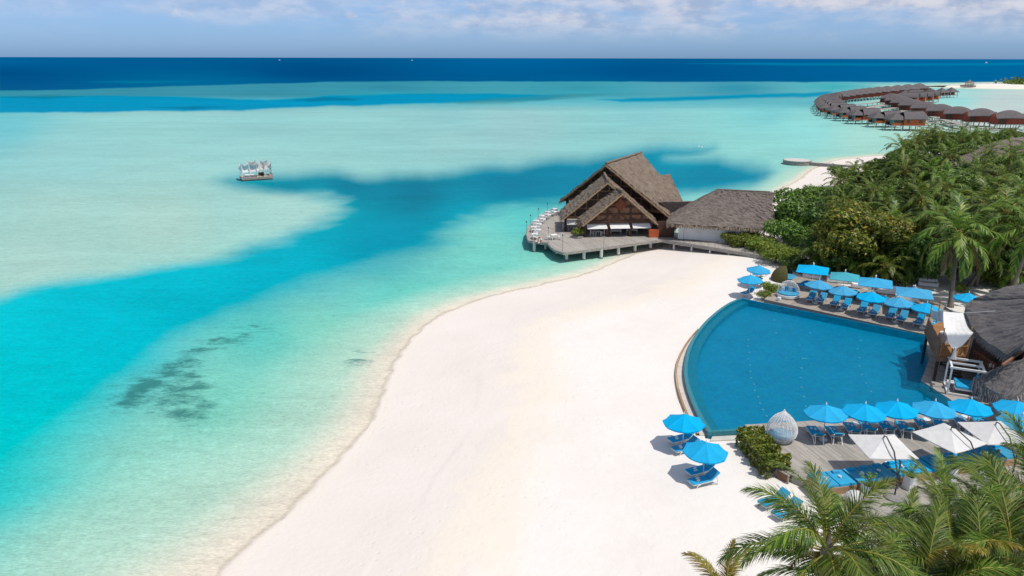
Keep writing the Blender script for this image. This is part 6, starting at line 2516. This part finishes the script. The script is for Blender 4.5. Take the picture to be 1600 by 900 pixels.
def villa_long():
    """long house under a domed thatch, its broad side facing -y"""
    e = empty('overwater_villa', (0, 0, 0), 0, 'x', 'villa')
    mb = MB()
    Lh, Wh = 7.3, 4.2
    nu, nv = 16, 8
    for s in (-1, 1):
        vs, fs, uv = [], [], []
        for j in range(nv + 1):
            v = j / nv
            for i in range(nu + 1):
                u = i / nu * 2 - 1
                zr = 8.6 - 1.9 * u * u
                ze = 5.35 - 0.25 * u * u
                xx = u * Lh * (0.86 + 0.14 * v)
                yy = s * Wh * (v ** 0.92)
                zz_ = zr + (ze - zr) * (v ** 1.3)
                vs.append((xx, yy, zz_))
                uv.append((xx, v * 5.6))
        for j in range(nv):
            for i in range(nu):
                k = j * (nu + 1) + i
                fs.append((k, k + 1, k + nu + 2, k + nu + 1))
        mb.add(vs, fs, uv)
        lo_ = [(x, y, z - 0.32) for x, y, z in vs]
        mb.add(lo_, [f[::-1] for f in fs], uv)
        r = [j * (nu + 1) for j in range(nv + 1)]
        for idx in (r, [k + nu for k in r], [nv * (nu + 1) + i for i in range(nu + 1)]):
            m = len(idx)
            mb.add([vs[k] for k in idx] + [lo_[k] for k in idx], [(i, i + 1, m + i + 1, m + i) for i in range(m - 1)])
    mb.build('roof', M['thatch_villa'], e)
    MB().box((0, 0, 2.25), (14.0, 7.4, 0.3)).build('floor', M['deck_edge'], e)
    w = MB().box((0, 0, 3.8), (13.0, 6.6, 3.3)).build('wall', M['villa_wall'], e)
    mb = MB()
    for s in (-1, 1):
        mb.add([(s * 6.5, -3.3, 5.2), (s * 6.5, 3.3, 5.2), (s * 6.5, 1.6, 6.5), (s * 6.5, 0, 7.1), (s * 6.5, -1.6, 6.5)], [(0, 1, 2, 3, 4)])
    mb.build('gable_panel', M['orange_wood'], w)
    MB().box((6.53, 0, 3.8), (0.06, 6.4, 2.7)).build('end_wall', M['orange_wood'], w)
    for x in (-2.4,):
        MB().box((x, -3.5, 3.8), (0.5, 0.5, 2.8)).build('post', M['red_wood'], w)
    for x in (-5.2, -3.8):
        MB().box((x, -3.33, 3.7), (1.2, 0.06, 2.2)).build('door', M['interior'], w)
    for x in (-6, -3.6, -1.2, 1.2, 3.6, 6):
        for y in (-3.2, 3.2):
            MB().tube((x, y, -1.5), (x, y, 2.2), 0.19, 0.17, 7).build('stilt', M['lagoon_post'] if y < 0 else M['grey_post'], e)
    return e


VS, VL = villa_sea(), villa_long()
C0 = G(1405, 170, 0)
row_a = [(1413, 203.5), (1382, 198.5), (1349, 193.5), (1329, 189), (1314, 185), (1301.5, 181.5), (1297, 178.5), (1294, 175.5), (1292, 172.5), (1291, 169.8), (1292, 167), (1294, 164.6), (1298, 162.6)]
for i, q in enumerate(row_a):
    p = G(*q, 0)
    rad = math.atan2(p.y - C0.y, p.x - C0.x)
    want = R(178) if i == 0 else R(182) if i < 5 else R(178 - i * 2.4)
    place(VS, p, want + PI, 'over-water villa with porch roof and orange boards, %s from shore in the seaward row' % ORD[i], 'villas of the seaward row', 0.97 if i == 0 else 0.87)
row_b = [(1309, 161), (1318, 159.6), (1328, 158.4), (1337, 157.4), (1347, 156.5), (1357, 155.6), (1370, 154.5), (1384, 153.3), (1400, 152), (1416, 150.8), (1433, 149.6)]
for i, q in enumerate(row_b):
    p = G(*q, 0)
    t0, t1 = G(*row_b[max(0, i - 1)], 0), G(*row_b[min(len(row_b) - 1, i + 1)], 0)
    tang = math.atan2(t1.y - t0.y, t1.x - t0.x)
    s = 0.84 + 0.3 * i / len(row_b)
    place(VL, p, tang - R(52) + R(3.0) * i, 'over-water villa under domed thatch, %s from the bend in the outermost row' % ORD[i], 'villas of the outermost row', s)
row_c = [(1572, 201.5), (1529, 197.5), (1493, 193.5), (1466, 188.5), (1442, 183.5), (1423, 178.5), (1410, 174), (1400.5, 169.8), (1392, 166)]
for i, q in enumerate(row_c):
    p = G(*q, 0)
    rz = R(-4 - 5.5 * i)
    place(VL, p, rz, 'over-water villa under domed thatch, %s from shore in the inner row' % ORD[i], 'villas of the inner row', 0.9)
row_d = [(1416, 163.5), (1428, 163), (1440, 161.5), (1449, 159.5), (1424, 158)]
for i, q in enumerate(row_d):
    place(VS, G(*q, 0), R(-35), 'over-water villa seen from behind, %s of the cluster between inner and outermost rows' % ORD[i], 'villas between the rows')
# three hip-roofed pavilions at the far end
pv = empty('overwater_pavilion', (0, 0, 0), 0, 'x', 'pavilion')
mb = MB()
for i in range(4):
    cs = [Vector((-6.5, -6.5, 6.2)), Vector((6.5, -6.5, 6.2)), Vector((6.5, 6.5, 6.2)), Vector((-6.5, 6.5, 6.2))]
    roof_sheet(mb, (Vector((0, 0, 11.5)), Vector((0.01, 0.01, 11.5))), (cs[i], cs[(i + 1) % 4]), 6, 6, -0.3)
mb.build('roof', M['thatch_villa'], pv)
MB().box((-1.2, 0, 4.8), (6.5, 8.5, 3.6)).build('wall', M['villa_wall'], pv)
MB().box((0, 0, 2.8), (11.5, 11.5, 0.5)).build('floor', M['deck_edge'], pv)
for x in (-5, 0, 5):
    for y in (-5, 5):
        MB().tube((x, y, -1.5), (x, y, 6.4), 0.3, 0.3, 6).build('stilt', M['lagoon_post'], pv)
for q, w in (((1452, 154), 'left of the three'), ((1469, 153.2), 'middle of the three'), ((1484, 152.2), 'outermost right, at the tip')):
    place(pv, G(*q, 0), 0.3, 'dark hip-roofed pavilion on stilts beyond the villas, ' + w, 'pavilions at the far end of the villas', 0.66)

# jetties


def jetty(px_list, w, z, lab, step=7.0, name='jetty'):
    P = [G(*q, z) for q in px_list]
    b = P[0].copy()
    e = empty(name, (b.x, b.y, 0), 0, lab, 'jetty')
    mb = MB()
    for p, q in zip(P, P[1:]):
        p, q = p - Vector((b.x, b.y, 0)), q - Vector((b.x, b.y, 0))
        mb.beam(p - Vector((0, 0, .15)), q - Vector((0, 0, .15)), w, 0.25)
    mb.build('walkway', M['deck'], e)
    n = 0
    for p, q in zip(P, P[1:]):
        L = (q - p).length
        k = max(1, int(L / step))
        for i in range(k):
            c = p.lerp(q, (i + .5) / k) - Vector((b.x, b.y, 0))
            d = (q - p).normalized()
            s = Vector((-d.y, d.x, 0)) * (w * 0.4)
            for sg in (-1, 1):
                if n < 90:
                    MB().tube((c + s * sg) * 1 + Vector((0, 0, -z - 1.0)), c + s * sg - Vector((0, 0, .2)), 0.18, 0.18, 6).build('pile', M['lagoon_post'] if sg < 0 else M['grey_post'], e)
                    n += 1
    return e


jetty([(1446, 190.5), (1500, 196), (1555, 202), (1640, 211)], 2.6, 2.2, 'grey jetty on piles in front of the inner row, running from shore towards the bend')
jetty([(1502, 194), (1468, 185), (1430, 174), (1392, 163), (1372, 159.5)], 2.6, 2.2, 'long central jetty between the inner and seaward rows of villas', 14)
jetty([(1446, 187.5), (1475, 189.5), (1500, 190)], 2.2, 2.2, 'short side jetty beside the first orange villa', 9)
jetty([(1352, 176), (1372, 171), (1400, 168)], 3.2, 2.2, 'grey cross jetty inside the ring of villas', 12)

jetty([(1340, 170), (1365, 166.5), (1392, 161.5)], 4.5, 2.2, 'broad grey plank platform in the upper part of the villa ring', 14)
jetty([(1362, 181), (1390, 176), (1412, 172.5)], 4.5, 2.2, 'broad grey plank platform in the lower part of the villa ring', 14)
jetty([(1330, 163), (1352, 161.5), (1382, 158)], 3.5, 2.2, 'narrow grey walkway under the outermost row of villas', 14)

# ================================================================== round stone pier, sail platform, far things
pr = empty('stone_pier', G(1245, 256.5, 0), 0, 'low stone pier with a round white head reaching from the sand spit', 'pier')
MB().lathe([(3.75, -1.2), (3.7, 0.9), (3.8, 1.0), (3.8, 1.12), (3.6, 1.16)], 36).build('round_wall', M['stone'], pr)
MB().lathe([(3.5, 1.1), (3.5, 1.19), (3.3, 1.2)], 36).build('round_top', M['pale_stone'], pr)
e1 = G(1362, 262, 0.7) - pr.location
mb = MB()
prev = None
for k in range(15):
    t = k / 14
    c = Vector((2.6, -1.6, 0)).lerp(Vector((e1.x, e1.y, 0)), t)
    w = 2.4 - 1.1 * t
    mb.box((c.x, c.y, 0.05 + 0.12 * math.sin(k * 2.1) * 0.3), (e1.length / 14 * 1.02, w, 1.5 + 0.1 * math.sin(k * 3.7)), math.atan2(e1.y, e1.x), 0.98)
mb.build('arm', M['stone'], pr)
mb = MB()
mb.beam(Vector((2.9, -1.5, 0.86)), Vector((e1.x * .8, e1.y * .8, 0.86)), 1.1, 0.06)
mb.build('arm_top', M['pale_stone'], pr)

sl = empty('sail_platform', G(401, 280, 0), 0.1, 'small wooden raft pavilion hung with white sails, anchored at the tip of the blue channel', 'raft')
SA = R(20)
MB().box((0, 0, 0.55), (7.2, 4.4, 0.5), SA).build('deck', M['deck_warm'], sl)
MB().box((0, 0, 0.1), (6.8, 4.0, 0.5), SA).build('float', M['grey_post'], sl)
ca, sa = math.cos(SA), math.sin(SA)


def rt(x, y, z):
    return Vector((x * ca - y * sa, x * sa + y * ca, z))


for x in (-3.4, -1.7, 0, 1.7, 3.4):
    for y in (-2.0, 2.0):
        MB().tube(rt(x, y, 0.6), rt(x * 1.03, y, 5.0 if y > 0 else 4.5), 0.06, 0.04, 6).build('mast', M['white'], sl)
rs = random.Random(4)
for (x0, y0, x1, y1) in ((-3.4, -2, -1.7, -2), (-1.7, -2, 0, -2), (-3.4, -2, -3.4, 2), (0, -2, 1.0, 0.5), (1.7, -2, 2.4, 0.5), (3.4, -2, 3.5, 1.6), (-1.7, 2, 0.6, 2), (1.2, 2, 3.2, 2)):
    mb = MB()
    a, b = rt(x0, y0, 4.4), rt(x1, y1, 4.0 + rs.uniform(0, .7))
    c, d = rt(x1 * .95, y1 * .9, 1.6), rt(x0 * .97, y0 * .92, 1.5)
    nn = (b - a).cross(d - a).normalized()
    mb.sheet(a, b, c, d, 8, 8, 0.03, lambda u, v, nn=nn: nn * 0.55 * math.sin(PI * u) * math.sin(PI * min(v * 1.1, 1)) + Vector((0, 0, -0.7 * math.sin(PI * u) * (1 - v) + 0.5 * math.sin(PI * u) * v)))
    mb.build('sail', M['white_fabric'], sl)
MB().box(tuple(rt(-1.5, 0, 1.0)), (2.2, 1.6, 0.4), SA).build('day_mattress', M['white_fabric'], sl)
MB().box(tuple(rt(1.2, 0.4, 1.15)), (1.2, 0.8, 0.7), SA).build('bar_counter', M['dark_wood'], sl)
mb = MB()
for s in (-1, 1):
    mb.beam(rt(1.6, 2.1 * s, 1.4), rt(3.5, 2.1 * s, 1.4), 0.06, 0.08)
mb.beam(rt(3.5, -2.1, 1.4), rt(3.5, 2.1, 1.4), 0.06, 0.08)
for k in range(5):
    mb.beam(rt(3.5, -2.1 + k * 1.05, 0.8), rt(3.5, -2.1 + k * 1.05, 1.4), 0.06, 0.06)
mb.build('railing', M['brown_wood'], sl)

gz = empty('gazebo', G(1514, 134.6, 1.0), 0, 'lone pale-roofed gazebo at the end of the far sand bank', 'gazebo', None, 0.52)
MB().lathe([(9.5, 5.2), (6, 7.6), (2.5, 10), (0.2, 12)], 12).build('roof', M['thatch_grey'], gz)
mb = MB()
for k in range(8):
    a = k * PI / 4
    mb.tube((7 * math.cos(a), 7 * math.sin(a), 0), (7 * math.cos(a), 7 * math.sin(a), 5.8), 0.25)
mb.build('colonnade', M['dark_wood'], gz)
MB().box((-2, 0, 0.2), (24, 13, 2.4)).build('platform', M['dark_wood'], gz)
ft = MB()
nr = np.random.RandomState(8)
c0, c1 = G(1578, 131.5, 1.5), G(1720, 130.5, 1.5)
vs, fs = [], []
for _ in range(5000):
    t = nr.rand() ** 0.9
    p = c0.lerp(c1, t)
    h = (2.5 + 4 * min(1, t * 4)) * (1 + 0.3 * math.sin(t * 40))
    p = p + Vector((nr.normal() * 4, nr.normal() * 14, nr.uniform(0, h)))
    nm = Vector(nr.normal(size=3)).normalized()
    tt = nm.cross(Vector((0.3, 0.2, 1))).normalized()
    b = nm.cross(tt)
    s = nr.uniform(0.6, 1.5)
    o_ = len(vs)
    vs += [p - tt * s, p - b * s, p + tt * s, p + b * s]
    fs.append((o_, o_ + 1, o_ + 2, o_ + 3))
ft.add(vs, fs)
o = ft.build('far_trees', M['leaf'])
tag(o, 'low green tree belt on the far sand bank at the right edge', 'trees', None, 'stuff')
bt = empty('motor_boat', (0, 0, 0), 0, 'x', 'boat')
mb = MB()
mb.add([(-16, -4, 3.2), (12, -4, 3.6), (20, 0, 4.4), (12, 4, 3.6), (-16, 4, 3.2), (-15, -3, -0.5), (10, -3, -.5), (15, 0, -.5), (10, 3, -.5), (-15, 3, -.5)],
       [(0, 1, 2, 3, 4), (9, 8, 7, 6, 5), (0, 5, 6, 1), (1, 6, 7, 2), (2, 7, 8, 3), (3, 8, 9, 4), (4, 9, 5, 0)])
mb.build('hull', M['white'], bt)
MB().box((-2, 0, 6.2), (16, 6, 5.4), 0, 0.85).build('cabin', M['white_wall'], bt)
MB().box((0, 0, 10.2), (9, 5, 2.6), 0, 0.8).build('wheelhouse', M['white'], bt)
for q, w in (((437, 94.4), 'left one on the horizon above the sail raft'), ((644, 94.8), 'middle one on the horizon'), ((1541, 98.6), 'right one on the horizon above the far gazebo')):
    place(bt, G(*q, 0), 0.3, 'tiny white boat far out, ' + w, 'boats on the horizon', 0.75)
bu = empty('channel_marker', (0, 0, 0), 0, 'x', 'marker')
MB().tube((0, 0, -1), (0, 0, 2.6), 0.12, 0.1, 8).build('post', M['white'], bu)
MB().lathe([(0.5, -0.3), (0.6, 0.1), (0.3, 0.35), (0.1, 0.4)], 10).build('float', M['white'], bu)
for q, w in (((1092, 229), 'left one of the pair beyond the restaurant'), ((1097, 230), 'right one of the pair beyond the restaurant')):
    place(bu, G(*q, 0), 0, 'thin white channel marker in the lagoon, ' + w, 'channel markers', 0.5)
